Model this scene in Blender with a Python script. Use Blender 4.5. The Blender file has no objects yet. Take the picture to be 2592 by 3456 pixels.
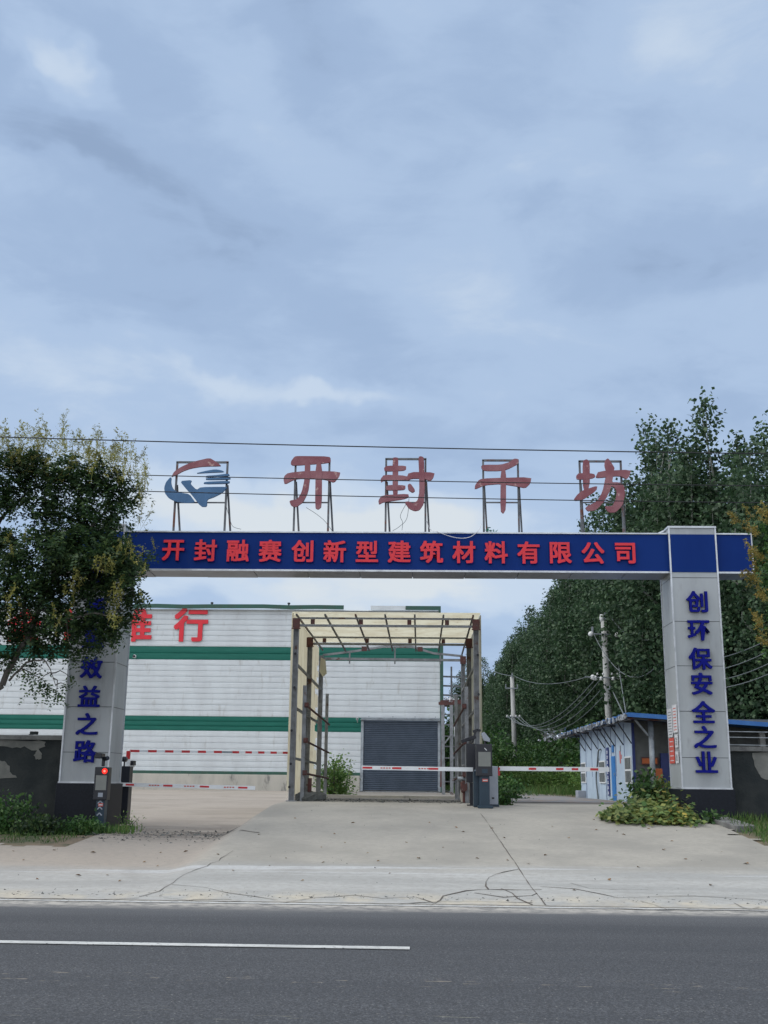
import bpy, math, random
import numpy as np
from mathutils import Vector, Matrix
random.seed(7); RNG = np.random.default_rng(11)
SC = bpy.context.scene; COL = SC.collection
R = math.radians

# ------------------------------------------------------------------ camera
F = 3657.0; CX, CY = 1296.0, 1728.0; CAMZ = 1.55
_vy = Vector(((1400-CX)/F, -(2630-CY)/F, -1)).normalized()
_vz = Vector(((1460-CX)/F, 14828/F, -1)).normalized()
_vz = (_vz - _vy*_vz.dot(_vy)).normalized()
_vx = _vy.cross(_vz)
M = Matrix((_vx, _vy, _vz)).transposed()      # world -> camera axes
MT = M.transposed()
cam_d = bpy.data.cameras.new('camera'); cam = bpy.data.objects.new('camera', cam_d); COL.objects.link(cam)
cam_d.sensor_fit = 'VERTICAL'; cam_d.sensor_height = 36; cam_d.lens = 36*F/3456
cam_d.clip_end = 3000; cam_d.clip_start = 0.05
mw = MT.to_4x4(); mw.translation = (0, 0, CAMZ); cam.matrix_world = mw
SC.camera = cam
def ray(x, y):
    """direction of a picture point given on a 1659 x 2212 grid"""
    return MT @ Vector(((x*1.5625-CX)/F, -(y*1.5625-CY)/F, -1))
def at(x, y, Y):
    d = ray(x, y); return Vector((0, 0, CAMZ)) + d*(Y/d.y)
# ------------------------------------------------------------------ exposure
SC.view_settings.view_transform = 'Standard'; SC.view_settings.look = 'None'
SC.view_settings.exposure = 0.0; SC.view_settings.gamma = 1; SC.view_settings.use_curve_mapping = False
SC.cycles.max_bounces = 6; SC.cycles.diffuse_bounces = 3; SC.cycles.transparent_max_bounces = 6
# ------------------------------------------------------------------ node helpers
def nd(nt, typ, ins=None, **props):
    n = nt.nodes.new(typ)
    for k, v in props.items(): setattr(n, k, v)
    if ins:
        for k, v in ins.items():
            s = n.inputs[k]
            if isinstance(v, bpy.types.NodeSocket): nt.links.new(v, s)
            elif isinstance(v, (tuple, list)) and len(v) == 3 and s.type == 'RGBA': s.default_value = (*v, 1)
            else: s.default_value = v
    return n
def math_(nt, op, a, b=0.0, c=0.0, clamp=False):
    return nd(nt, 'ShaderNodeMath', {0: a, 1: b, 2: c}, operation=op, use_clamp=clamp).outputs[0]
def mixc(nt, f, a, b, mode='MIX'):
    n = nt.nodes.new('ShaderNodeMix'); n.data_type = 'RGBA'; n.blend_type = mode
    for s, v in ((n.inputs[0], f), (n.inputs[6], a), (n.inputs[7], b)):
        if isinstance(v, bpy.types.NodeSocket): nt.links.new(v, s)
        elif isinstance(v, (tuple, list)): s.default_value = (*v, 1)
        else: s.default_value = v
    return n.outputs[2]
def noise(nt, vec, scale, detail=4, rough=.55, dist=0.0):
    return nd(nt, 'ShaderNodeTexNoise', {'Vector': vec, 'Scale': scale, 'Detail': detail, 'Roughness': rough, 'Distortion': dist}).outputs[0]
def mapr(nt, v, a, b, c=0.0, d=1.0, smooth=True):
    return nd(nt, 'ShaderNodeMapRange', {0: v, 1: a, 2: b, 3: c, 4: d}, interpolation_type='SMOOTHSTEP' if smooth else 'LINEAR').outputs[0]
# ------------------------------------------------------------------ world
SUN_EL, SUN_ROT = 46, 262     # soft sun behind the cloud, to the left of the gate
W = bpy.data.worlds.new("World"); SC.world = W; W.use_nodes = True
wn = W.node_tree; wn.nodes.clear()
tc = nd(wn, 'ShaderNodeTexCoord').outputs['Generated']
sky = nd(wn, 'ShaderNodeTexSky', sky_type='NISHITA', sun_disc=False, sun_elevation=R(SUN_EL), sun_rotation=R(SUN_ROT))
skyc = mixc(wn, 1.0, sky.outputs[0], (.10, .10, .10), 'MULTIPLY')
sep = nd(wn, 'ShaderNodeSeparateXYZ', {0: tc}).outputs
zz = math_(wn, 'ADD', math_(wn, 'MAXIMUM', sep[2], 0.0), .16)
pv = nd(wn, 'ShaderNodeCombineXYZ', {0: math_(wn, 'DIVIDE', sep[0], zz), 1: math_(wn, 'DIVIDE', sep[1], zz), 2: 0.0}).outputs[0]
rotv = nd(wn, 'ShaderNodeMapping', {0: pv, 'Rotation': (0, 0, R(24)), 'Scale': (.55, 1.25, 1)}).outputs[0]
n1 = noise(wn, rotv, 1.3, 5, .5, .3)
n2 = noise(wn, pv, 3.2, 6, .55, .35)
n3 = noise(wn, nd(wn, 'ShaderNodeMapping', {0: tc, 'Scale': (3, 3, 8)}).outputs[0], 2.2, 8, .6, .5)
bval = math_(wn, 'ADD', math_(wn, 'MULTIPLY', n1, .42), math_(wn, 'ADD', math_(wn, 'MULTIPLY', n2, .34), math_(wn, 'MULTIPLY', n3, .36)))
# big soft cloud masses: picture position, half width, half height (deg), tilt, lift or darkening
warp = nd(wn, 'ShaderNodeVectorMath', {0: nd(wn, 'ShaderNodeTexNoise', {'Vector': tc, 'Scale': 5.0, 'Detail': 5, 'Roughness': .55}).outputs[1], 1: (.5, .5, .5)}, operation='SUBTRACT').outputs[0]
wtc = nd(wn, 'ShaderNodeVectorMath', {0: warp, 1: (.16, .16, .16), 2: tc}, operation='MULTIPLY_ADD').outputs[0]
masses = [(120, 150, 3.2, 1.0, 38, .30), (560, 170, 3.5, 2.0, 50, .10), (1400, 90, 5, 3, -20, .14), (60, 60, 6, 3, 0, -.06),
          (20, 385, 6, 1.0, 14, .12), (250, 440, 8, .5, 13, .07), (360, 450, 9, 2.6, 16, -.10), (150, 330, 6, 1.5, 25, -.06), (1000, 380, 8, 4, 10, .0), (1330, 395, 2.2, .9, 30, .12), (1180, 340, 2.5, 1.2, -10, .10), (600, 250, 5, 1.4, 35, .08), (850, 30, 3, 1.5, 0, .12), (480, 690, 12, 2.0, 6, -.08), (1480, 580, 5, 1.6, -14, -.14),
          (60, 800, 6, 2.6, 0, .20), (430, 795, 3.0, .7, 14, .15), (720, 830, 4.5, .6, 6, .20), (900, 920, 9, 1.6, 0, -.05), (1150, 680, 8, 3, 0, .07),
          (560, 1110, 11, 1.8, 4, .40), (900, 1250, 14, 2.0, 0, .12), (880, 1130, 5, 1.2, -3, .25), (800, 1290, 14, 1.5, 0, .30), (1560, 350, 4, 5, 0, .06), (700, 60, 6, 3, 20, -.05)]
acc = bval
for (mx, my, sw, sh, tl, am) in masses:
    d0 = ray(mx, my).normalized()
    hx = Vector((d0.y, -d0.x, 0)).normalized(); hy = hx.cross(d0).normalized()
    ca, sa = math.cos(R(-tl)), math.sin(R(-tl))
    ax = (hx*ca + hy*sa)/R(sw); ay = (hy*ca - hx*sa)/R(sh)
    sub = nd(wn, 'ShaderNodeVectorMath', {0: wtc, 1: tuple(d0)}, operation='SUBTRACT').outputs[0]
    u = nd(wn, 'ShaderNodeVectorMath', {0: sub, 1: tuple(ax)}, operation='DOT_PRODUCT').outputs['Value']
    v = nd(wn, 'ShaderNodeVectorMath', {0: sub, 1: tuple(ay)}, operation='DOT_PRODUCT').outputs['Value']
    rr = math_(wn, 'ADD', math_(wn, 'MULTIPLY', u, u), math_(wn, 'MULTIPLY', v, v))
    g = math_(wn, 'EXPONENT', math_(wn, 'MULTIPLY', rr, -1.0))
    acc = math_(wn, 'MULTIPLY_ADD', g, am, acc)
ramp = nd(wn, 'ShaderNodeValToRGB', {0: acc})
cr = ramp.color_ramp; cr.interpolation = 'EASE'
cr.elements[0].position = .34; cr.elements[0].color = (.305, .415, .605, 1)
cr.elements[1].position = 1.0; cr.elements[1].color = (.74, .80, .85, 1)
for p, c in ((.48, (.382, .512, .728)), (.62, (.455, .592, .806)), (.79, (.60, .715, .87))):
    e = cr.elements.new(p); e.color = (*c, 1)
# overcast brightness added out of view: overhead, sunward, and behind the viewer as fill
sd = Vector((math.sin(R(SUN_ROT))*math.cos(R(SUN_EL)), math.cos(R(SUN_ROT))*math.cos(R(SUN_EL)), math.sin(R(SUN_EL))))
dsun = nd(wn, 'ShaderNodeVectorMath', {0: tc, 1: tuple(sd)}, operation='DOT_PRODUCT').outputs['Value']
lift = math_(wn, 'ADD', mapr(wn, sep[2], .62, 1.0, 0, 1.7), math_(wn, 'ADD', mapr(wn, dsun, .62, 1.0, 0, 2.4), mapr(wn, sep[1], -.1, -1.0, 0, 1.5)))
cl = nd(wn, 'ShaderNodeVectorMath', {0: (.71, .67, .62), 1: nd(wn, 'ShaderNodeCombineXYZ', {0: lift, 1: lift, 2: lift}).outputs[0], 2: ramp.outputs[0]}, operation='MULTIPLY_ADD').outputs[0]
skyfin = mixc(wn, .9, skyc, cl)  # unseen crown mass added left of view to shade the left pillar
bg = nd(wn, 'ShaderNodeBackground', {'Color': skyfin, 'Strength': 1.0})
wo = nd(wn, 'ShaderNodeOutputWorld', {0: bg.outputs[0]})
# ------------------------------------------------------------------ sun
sl = bpy.data.lights.new('sun', 'SUN'); sl.energy = 1.1; sl.angle = R(22); sl.color = (1, .95, .88)
so = bpy.data.objects.new('sun', sl); COL.objects.link(so)
so.rotation_euler = sd.to_track_quat('Z', 'Y').to_euler()
so.location = (0, 0, 60)

# ------------------------------------------------------------------ materials
MATS = {}
def pm(name, c1, c2=None, scale=3.0, rough=.7, metal=0.0, bump=0.0, bscale=30.0, lo=.35, hi=.7, stretch=(1, 1, 1), c3=None, s3=20.0, l3=.62, h3=.75, spec=.4, dist=0.0):
    m = bpy.data.materials.new(name); m.use_nodes = True; nt = m.node_tree; nt.nodes.clear()
    pos = nd(nt, 'ShaderNodeNewGeometry').outputs['Position']
    vec = nd(nt, 'ShaderNodeMapping', {0: pos, 'Scale': stretch}).outputs[0]
    col = c1
    if c2: col = mixc(nt, mapr(nt, noise(nt, vec, scale, 6, .6, dist), lo, hi), c1, c2)
    if c3: col = mixc(nt, mapr(nt, noise(nt, vec, s3, 6, .65), l3, h3), col, c3)
    b = nd(nt, 'ShaderNodeBsdfPrincipled', {'Roughness': rough, 'Metallic': metal, 'Specular IOR Level': spec})
    if isinstance(col, tuple): b.inputs[0].default_value = (*col, 1)
    else: nt.links.new(col, b.inputs[0])
    if bump:
        bn = nd(nt, 'ShaderNodeBump', {'Strength': min(1, bump), 'Distance': .02, 'Height': noise(nt, vec, bscale, 5, .6)})
        nt.links.new(bn.outputs[0], b.inputs['Normal'])
    nd(nt, 'ShaderNodeOutputMaterial', {0: b.outputs[0]})
    MATS[name] = m; return m
def leafmat(name, cols, trans=.3, rough=.55):
    m = bpy.data.materials.new(name); m.use_nodes = True; nt = m.node_tree; nt.nodes.clear()
    g = nd(nt, 'ShaderNodeNewGeometry')
    rp = nd(nt, 'ShaderNodeValToRGB', {0: g.outputs['Random Per Island']}).color_ramp
    rn = nt.nodes[-1] if False else [n for n in nt.nodes if n.type == 'VALTORGB'][0]
    while len(rp.elements) < len(cols): rp.elements.new(.5)
    for i, c in enumerate(cols):
        rp.elements[i].position = i/(len(cols)-1) if len(cols) > 1 else 0; rp.elements[i].color = (*c, 1)
    nz = mapr(nt, noise(nt, g.outputs['Position'], .9, 3), .35, .65, .72, 1.25)
    c = nd(nt, 'ShaderNodeVectorMath', {0: rn.outputs[0], 'Scale': nz}, operation='SCALE').outputs[0]
    b = nd(nt, 'ShaderNodeBsdfPrincipled', {'Base Color': c, 'Roughness': rough, 'Specular IOR Level': .3})
    t = nd(nt, 'ShaderNodeBsdfTranslucent', {'Color': c})
    mx = nd(nt, 'ShaderNodeMixShader', {0: trans, 1: b.outputs[0], 2: t.outputs[0]})
    nd(nt, 'ShaderNodeOutputMaterial', {0: mx.outputs[0]})
    MATS[name] = m; return m

pm('alu', (.34, .365, .38), (.27, .29, .305), 1.5, .42, .15, .06, 2, c3=(.23, .24, .24), s3=5, stretch=(1, 1, .2), l3=.56, h3=.78)
pm('alu_trim', (.52, .55, .58), (.38, .40, .43), 4, .35, .5)
pm('alu_under', (.24, .26, .31), (.17, .18, .21), 1.2, .35, .5, c3=(.12, .115, .11), s3=3)
pm('blue_panel', (.003, .022, .135), (.005, .028, .155), .8, .5, 0, .05, 1.5, c3=(.012, .03, .12), s3=3, spec=.08, stretch=(1, 1, .3))
pm('red_paint', (.62, .020, .035), (.52, .018, .03), 3, .45)
pm('deep_blue', (.004, .007, .15), (.006, .010, .18), 4, .6, spec=.08)
pm('granite_black', (.006, .008, .013), (.010, .013, .02), 20, .5, spec=.2)
pm('plaster_grey', (.026, .031, .033), (.045, .05, .05), 1.6, .95, 0, .4, 25, c3=(.016, .02, .022), s3=4, spec=.1)
pm('plaster_pale', (.13, .135, .125), (.20, .20, .185), 2.5, .95, 0, .3, 25)
pm('concrete_cap', (.16, .165, .16), (.10, .10, .10), 4, .95, 0, .5, 30)
pm('faded_red', (.20, .075, .09), (.26, .125, .14), 2.2, .8, 0, .15, 12, c3=(.40, .27, .25), s3=5.5, l3=.60, h3=.70, spec=.2)
pm('sign_blue', (.04, .11, .22), (.055, .14, .27), 3, .6, c3=(.09, .17, .27), s3=5)
pm('frame_steel', (.13, .14, .15), (.075, .08, .09), 6, .6, .3, c3=(.13, .055, .04), s3=2.2, l3=.52, h3=.62)
pm('steel_grey', (.22, .235, .25), (.14, .148, .155), 5, .6, .1, c3=(.11, .06, .045), s3=2.6, l3=.60, h3=.70)
pm('rust', (.10, .04, .035), (.065, .04, .038), 8, .85, c3=(.18, .15, .13), s3=7)
pm('galv', (.32, .36, .39), (.2, .22, .24), 4, .5, .4, c3=(.14, .12, .10), s3=3)
pm('shutter', (.070, .092, .125), (.055, .074, .10), 2, .4, .3, c3=(.10, .115, .13), s3=3)
pm('green_band', (.007, .105, .078), (.010, .125, .092), 2, .4, 0, .15, 3, c3=(.02, .16, .115), s3=5, stretch=(.4, 1, 3), spec=.25)
pm('green_trim', (.020, .085, .062), (.03, .07, .05), 3, .5, c3=(.08, .11, .08), s3=5)
pm('concrete_base', (.44, .42, .37), (.36, .35, .31), 2, .95, 0, .3, 20, c3=(.17, .17, .16), s3=2.2, l3=.6, h3=.75, stretch=(1, 1, .35))
pm('cream_board', (.50, .45, .30), (.42, .375, .24), 2.2, .6, c3=(.30, .24, .14), s3=3.5, stretch=(1, 1, .35))
pm('white_paint', (.66, .69, .71), (.58, .61, .63), 4, .45)
pm('signal_red', (.50, .025, .03), (.40, .03, .035), 6, .5)
pm('dark_teal', (.014, .032, .052), (.02, .042, .062), 3, .4, spec=.35)
pm('black_plastic', (.010, .012, .018), (.015, .017, .024), 3, .35)
pm('screen_grey', (.16, .17, .16), (.19, .20, .185), 5, .3)
pm('cabinet_grey', (.26, .29, .34), (.31, .34, .39), 2, .45, c3=(.17, .18, .2), s3=4)
pm('pole_concrete', (.36, .37, .36), (.27, .28, .28), 3, .9, 0, .2, 30, stretch=(1, 1, .3))
pm('porcelain', (.66, .68, .68), (.5, .52, .52), 9, .3)
pm('wire_black', (.008, .010, .012))
pm('wire_grey', (.12, .14, .15))
pm('booth_white', (.40, .50, .60), (.34, .43, .53), 2, .5, c3=(.25, .3, .34), s3=3)
pm('booth_blue', (.018, .03, .14), (.02, .04, .17), 3, .5)
pm('bright_blue', (.02, .15, .42), (.03, .18, .48), 3, .45)
pm('roof_blue', (.015, .10, .32), (.03, .13, .36), 3, .4)
pm('foil', (.55, .60, .66), (.14, .15, .17), 7, .3, .5, .8, 12, lo=.4, hi=.55)
pm('shade_wall', (.12, .13, .13), (.085, .09, .09), 2, .9)
pm('window_glass', (.10, .115, .12), (.2, .215, .21), 3, .25, stretch=(3, 3, .5))
pm('paper_white', (.55, .56, .58), (.45, .46, .48), 6, .8)
pm('paper_red', (.50, .07, .05), (.42, .10, .08), 5, .8)
pm('orange_board', (.45, .13, .04), (.35, .10, .04), 3, .8)
pm('stone_rubble', (.11, .115, .11), (.065, .07, .065), 5, .95, 0, .8, 15, c3=(.2, .19, .17), s3=5)
pm('soil', (.16, .125, .085), (.10, .085, .06), 2, 1, 0, .6, 20, c3=(.06, .075, .035), s3=.5, l3=.45, h3=.6)
pm('crack_dark', (.055, .048, .042), (.11, .095, .08), 4, 1)
pm('line_white', (.46, .47, .455), (.34, .35, .34), 3, .7, c3=(.12, .125, .13), s3=22, l3=.57, h3=.66)
pm('bark', (.085, .08, .07), (.05, .045, .04), 6, .95, 0, .7, 25, stretch=(1, 1, .4))
pm('bark_pale', (.20, .21, .19), (.12, .13, .11), 4, .9, 0, .4, 25, stretch=(1, 1, .5))
pm('dead_leaf', (.14, .07, .03), (.22, .15, .06), 5, .9)
pm('net_green', (.02, .16, .10), (.01, .08, .06), 8, .9)
leafmat('leaf_dark', [(.013, .032, .014), (.024, .054, .022), (.042, .085, .030), (.075, .115, .035)], .35)
leafmat('leaf_poplar', [(.019, .043, .023), (.032, .068, .032), (.046, .090, .042), (.080, .130, .066)], .33)
leafmat('leaf_flower', [(.17, .18, .045), (.27, .25, .06), (.14, .17, .05), (.32, .28, .08)], .45)
leafmat('leaf_golden', [(.20, .14, .03), (.27, .20, .045), (.10, .12, .035), (.30, .23, .06)], .35)
leafmat('leaf_bush', [(.018, .052, .016), (.03, .085, .022), (.05, .12, .03), (.075, .14, .035)], .3)
leafmat('leaf_weed', [(.05, .12, .025), (.08, .17, .035), (.12, .21, .05), (.15, .22, .06)], .35)
leafmat('leaf_vine', [(.05, .11, .03), (.10, .16, .045), (.16, .21, .06), (.24, .25, .07)], .35)
leafmat('leaf_vine_yellow', [(.36, .28, .05), (.42, .34, .07), (.25, .24, .06)], .3)
leafmat('grass', [(.035, .085, .018), (.05, .12, .025), (.08, .15, .035), (.12, .15, .05)], .3)

def emis(name, c, s):
    m = bpy.data.materials.new(name); m.use_nodes = True; nt = m.node_tree; nt.nodes.clear()
    e = nd(nt, 'ShaderNodeEmission', {0: c, 1: s}); nd(nt, 'ShaderNodeOutputMaterial', {0: e.outputs[0]}); MATS[name] = m
emis('red_lamp', (1, .03, .02), 1.6); emis('red_core', (1, .25, .2), 1.6)

# corrugated cladding: profile is real, colour has rain streaks
def cladmat():
    m = pm('clad_white', (.56, .60, .615), (.50, .53, .545), .8, .42, 0, 0, c3=(.38, .385, .37), s3=2.0, l3=.54, h3=.78, stretch=(1.2, 1, .35))
    nt = m.node_tree; b = [n for n in nt.nodes if n.type == 'BSDF_PRINCIPLED'][0]
    pos = nd(nt, 'ShaderNodeNewGeometry').outputs['Position']
    vec = nd(nt, 'ShaderNodeMapping', {0: pos, 'Scale': (.5, 1, 3)}).outputs[0]
    bn = nd(nt, 'ShaderNodeBump', {'Strength': .35, 'Distance': .05, 'Height': noise(nt, vec, 1.6, 4, .55, .8)})
    nt.links.new(bn.outputs[0], b.inputs['Normal'])
cladmat()
# translucent cream roofing
def creammat():
    m = bpy.data.materials.new('cream_sheet'); m.use_nodes = True; nt = m.node_tree; nt.nodes.clear()
    pos = nd(nt, 'ShaderNodeNewGeometry').outputs['Position']
    vec = nd(nt, 'ShaderNodeMapping', {0: pos, 'Scale': (1, 1, .35)}).outputs[0]
    c = mixc(nt, mapr(nt, noise(nt, vec, 1.8, 5), .35, .7), (.62, .595, .46), (.52, .475, .345))
    c = mixc(nt, mapr(nt, noise(nt, vec, 4.5, 6, .65), .58, .75), c, (.28, .21, .12))
    b = nd(nt, 'ShaderNodeBsdfPrincipled', {'Base Color': c, 'Roughness': .5})
    t = nd(nt, 'ShaderNodeBsdfTranslucent', {'Color': c})
    mx = nd(nt, 'ShaderNodeMixShader', {0: .6, 1: b.outputs[0], 2: t.outputs[0]})
    nd(nt, 'ShaderNodeOutputMaterial', {0: mx.outputs[0]}); MATS['cream_sheet'] = m
creammat()

# ------------------------------------------------------------------ mesh builder
class MB:
    def __init__(s): s.v = []; s.f = []
    def add(s, vs, fs):
        s.marks = getattr(s, 'marks', []) + [(len(s.v), len(s.f))]; o = len(s.v); s.v += [tuple(v) for v in vs]; s.f += [tuple(i+o for i in f) for f in fs]; return s
    def box(s, lo, hi):
        (a, b, c), (d, e, f) = lo, hi
        return s.add([(a,b,c),(d,b,c),(d,e,c),(a,e,c),(a,b,f),(d,b,f),(d,e,f),(a,e,f)],
                     [(0,3,2,1),(4,5,6,7),(0,1,5,4),(1,2,6,5),(2,3,7,6),(3,0,4,7)])
    def frame_(s, p, q, up=Vector((0, 0, 1))):
        d = (Vector(q)-Vector(p)).normalized()
        if abs(d.dot(up)) > .98: up = Vector((0, 1, 0))
        a = d.cross(up).normalized(); return a, a.cross(d).normalized()
    def bar(s, p, q, w, h=None):
        h = h or w; p, q = Vector(p), Vector(q); a, b = s.frame_(p, q)
        vs = [c + a*(w/2*i) + b*(h/2*j) for c in (p, q) for i, j in ((-1,-1),(1,-1),(1,1),(-1,1))]
        return s.add(vs, [(0,3,2,1),(4,5,6,7),(0,1,5,4),(1,2,6,5),(2,3,7,6),(3,0,4,7)])
    def tube(s, p, q, r1, r2=None, n=8):
        r2 = r1 if r2 is None else r2
        p, q = Vector(p), Vector(q); a, b = s.frame_(p, q); vs = []
        for c, r in ((p, r1), (q, r2)):
            for i in range(n):
                t = 2*math.pi*i/n; vs.append(c + a*(r*math.cos(t)) + b*(r*math.sin(t)))
        fs = [(i, (i+1) % n, n+(i+1) % n, n+i) for i in range(n)] + [tuple(range(n))[::-1], tuple(range(n, 2*n))]
        return s.add(vs, fs)
    def path(s, pts, rs, n=6):
        vs = []; pts = [Vector(p) for p in pts]; m = len(pts)
        if not isinstance(rs, (list, tuple)): rs = [rs]*m
        for k, p in enumerate(pts):
            a, b = s.frame_(pts[max(0, k-1)], pts[min(m-1, k+1)], Vector((.1, .2, 1)).normalized())
            for i in range(n):
                t = 2*math.pi*i/n; vs.append(p + a*(rs[k]*math.cos(t)) + b*(rs[k]*math.sin(t)))
        fs = [(k*n+i, k*n+(i+1) % n, (k+1)*n+(i+1) % n, (k+1)*n+i) for k in range(m-1) for i in range(n)]
        fs += [tuple(range(n))[::-1], tuple(range((m-1)*n, m*n))]
        return s.add(vs, fs)
    def lathe(s, c, prof, n=14, axis='z'):
        c = Vector(c); vs = []
        for (r, h) in prof:
            for i in range(n):
                t = 2*math.pi*i/n; u, w = r*math.cos(t), r*math.sin(t)
                vs.append(c + (Vector((u, w, h)) if axis == 'z' else Vector((u, h, w)) if axis == 'y' else Vector((h, u, w))))
        m = len(prof)
        fs = [(k*n+i, k*n+(i+1) % n, (k+1)*n+(i+1) % n, (k+1)*n+i) for k in range(m-1) for i in range(n)]
        fs += [tuple(range(n))[::-1], tuple(range((m-1)*n, m*n))]
        return s.add(vs, fs)
    def prism(s, pts, back):
        """closed outline of 3-D points, extruded by the vector back"""
        n = len(pts); b = Vector(back); pts = [Vector(p) for p in pts]
        vs = pts + [p+b for p in pts]
        return s.add(vs, [tuple(range(n)), tuple(range(n, 2*n))[::-1]] + [(i, i+n, (i+1) % n+n, (i+1) % n) for i in range(n)])
    def each(s, name, mat, parent=None, **k):
        '''one object per added solid'''
        mk = s.marks+[(len(s.v), len(s.f))]; out = []
        for (a, fa), (b, fb) in zip(mk, mk[1:]):
            q = MB(); q.v = s.v[a:b]; q.f = [tuple(i-a for i in f) for f in s.f[fa:fb]]; out.append(q.build(name, mat, parent, **k))
        return out
    def build(s, name, mat, parent=None, smooth=False, bevel=0):
        off = Vector((0, 0, 0)); p = parent
        while p is not None: off += p.location; p = p.parent
        me = bpy.data.meshes.new(name)
        me.from_pydata([(x-off.x, y-off.y, z-off.z) for x, y, z in s.v], [], s.f); me.update()
        me.materials.append(MATS[mat])
        if smooth: me.polygons.foreach_set('use_smooth', [True]*len(me.polygons))
        o = bpy.data.objects.new(name, me); COL.objects.link(o)
        if parent is not None: o.parent = parent
        if bevel:
            md = o.modifiers.new('bevel', 'BEVEL'); md.width = bevel; md.segments = 2; md.limit_method = 'ANGLE'
        return o
def tag(o, label, cat, group=None, kind=None):
    if label: o['label'] = label
    if cat: o['category'] = cat
    if group: o['group'] = group
    if kind: o['kind'] = kind
    return o
def thing(name, loc, label, cat, group=None):
    o = bpy.data.objects.new(name, None); COL.objects.link(o); o.location = loc; o.empty_display_size = .2
    return tag(o, label, cat, group)
def struct(o): o['kind'] = 'structure'; return o
def copy_tree(o, parent=None):
    c = o.copy(); COL.objects.link(c); c.parent = parent
    for ch in [x for x in CHILD.get(o.name, [])]: copy_tree(ch, c)
    return c
CHILD = {}
def note_children(o):
    CHILD[o.name] = list(o.children)
    for ch in o.children: note_children(ch)
_fc = {}
def glyph(ch, bold):
    """outline of one character as (verts, faces) centred at 0, one em = 1, thickness 1 towards -Y"""
    k = (ch, bold)
    if k in _fc: return _fc[k]
    cu = bpy.data.curves.new('glyph', 'FONT'); cu.body = ch; cu.size = 1; cu.offset = bold; cu.extrude = .5; cu.resolution_u = 3
    ob = bpy.data.objects.new('glyph', cu); COL.objects.link(ob)
    bpy.context.view_layer.update()
    me = bpy.data.meshes.new_from_object(ob.evaluated_get(bpy.context.evaluated_depsgraph_get()))
    vs = np.array([v.co[:] for v in me.vertices]) if len(me.vertices) else np.zeros((1, 3))
    fs = [tuple(p.vertices) for p in me.polygons]
    bpy.data.objects.remove(ob); bpy.data.curves.remove(cu); bpy.data.meshes.remove(me)
    c = (vs.max(0)+vs.min(0))/2; vs = vs-c
    _fc[k] = (vs, fs); return _fc[k]
def letter(ch, c, em, depth, mat, parent, bold=.018, name='letter', ux=Vector((1, 0, 0)), uz=Vector((0, 0, 1)), sx=1.0):
    vs, fs = glyph(ch, .004); c = Vector(c); n = ux.cross(uz)     # n points away from the reader
    mb = MB(); b = bold*.72
    for k, (dx, dz) in enumerate(((0, 0), (b, b*.8), (-b, b*.8), (b, -b*.8), (-b, -b*.8))):
        dd = depth+.0012*k
        mb.add([c + ux*((v[0]+dx)*em*sx) + uz*((v[1]+dz)*em) + n*(v[2]*dd + dd/2) for v in vs], fs)
    return mb.build(name, mat, parent)

# ------------------------------------------------------------------ ground
def lerp_tab(t, x):
    for (a, b), (c, d) in zip(t, t[1:]):
        if x <= c: return b + (d-b)*max(0, min(1, (x-a)/(c-a)))
    return t[-1][1]
TC = [(14.7, 0), (16, .10), (20, .43), (24, .77), (26.5, .92), (30, .98), (34, .93), (60, .87), (300, .8)]
TL = [(14.7, 0), (17, .11), (20, .30), (22, .42), (29, .52), (60, .87), (300, .8)]
def H(x, y):
    c, l = lerp_tab(TC, y), lerp_tab(TL, y)
    f = max(0, min(1, (x+3.85)/.5)); f = f*f*(3-2*f)
    if y > 38: f = 1-(1-f)*max(0, (60-y)/22)
    z = l + (c-l)*f
    return z
def on(x, y, Y0=20):
    """ground point under picture point"""
    d = ray(x, y); lo, hi = 2.0, 400.0
    p = lambda t: Vector((0, 0, CAMZ)) + d*(t/d.y)
    for _ in range(50):
        m = (lo+hi)/2; q = p(m)
        if q.z > H(q.x, q.y): lo = m
        else: hi = m
    return p(lo)
def sheet(xs, ys, fz, keep=None):
    mb = MB(); nx = len(xs); mb.v = [(x, y, fz(x, y)) for y in ys for x in xs]
    for j in range(len(ys)-1):
        for i in range(nx-1):
            if keep is None or keep((xs[i]+xs[i+1])/2, (ys[j]+ys[j+1])/2):
                mb.f.append((j*nx+i, j*nx+i+1, (j+1)*nx+i+1, (j+1)*nx+i))
    return mb
fr = lambda a, b, s: list(np.arange(a, b, s))
gx = [-900, -400, -200, -100] + fr(-60, -8, 2) + fr(-8, -4.2, .5) + fr(-4.2, -3, .1) + fr(-3, 10, .5) + fr(10, 60, 2) + [100, 200, 400, 900]
gy = [-600, -200, -60, -10, 14.6] + fr(14.7, 40, .4) + fr(40, 70, 2) + [80, 120, 200, 400, 800, 1500]
struct(sheet(gx, gy, lambda x, y: H(x, y)-.03).build('ground', 'soil', smooth=True))
def in_conc(x, y):
    if y < 14.7: return False
    right = 6.25 if y > 20.5 else 6.25+(20.5-y)*.9 + (max(0, 17.5-y)*8)
    right += .10*math.sin(y*5.1)+.06*math.sin(y*13.7)
    if x > right: return y > 25.2 and y < 45 and x < 6.8
    if y < 20.4+.25*math.sin(x*2.1)+.15*math.sin(x*6.3): return True
    if y < 25: return x > -6.3
    if x < -3.2: return y < 60.2
    return y < 60.5 and x < 6.8
cx = fr(-60, -14, 1.0) + fr(-14, -4.2, .25) + fr(-4.2, -3.0, .1) + fr(-3.0, 9, .25) + fr(9, 60, 1.0)
cy = fr(14.7, 26, .15) + fr(26, 62, .5)
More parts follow.
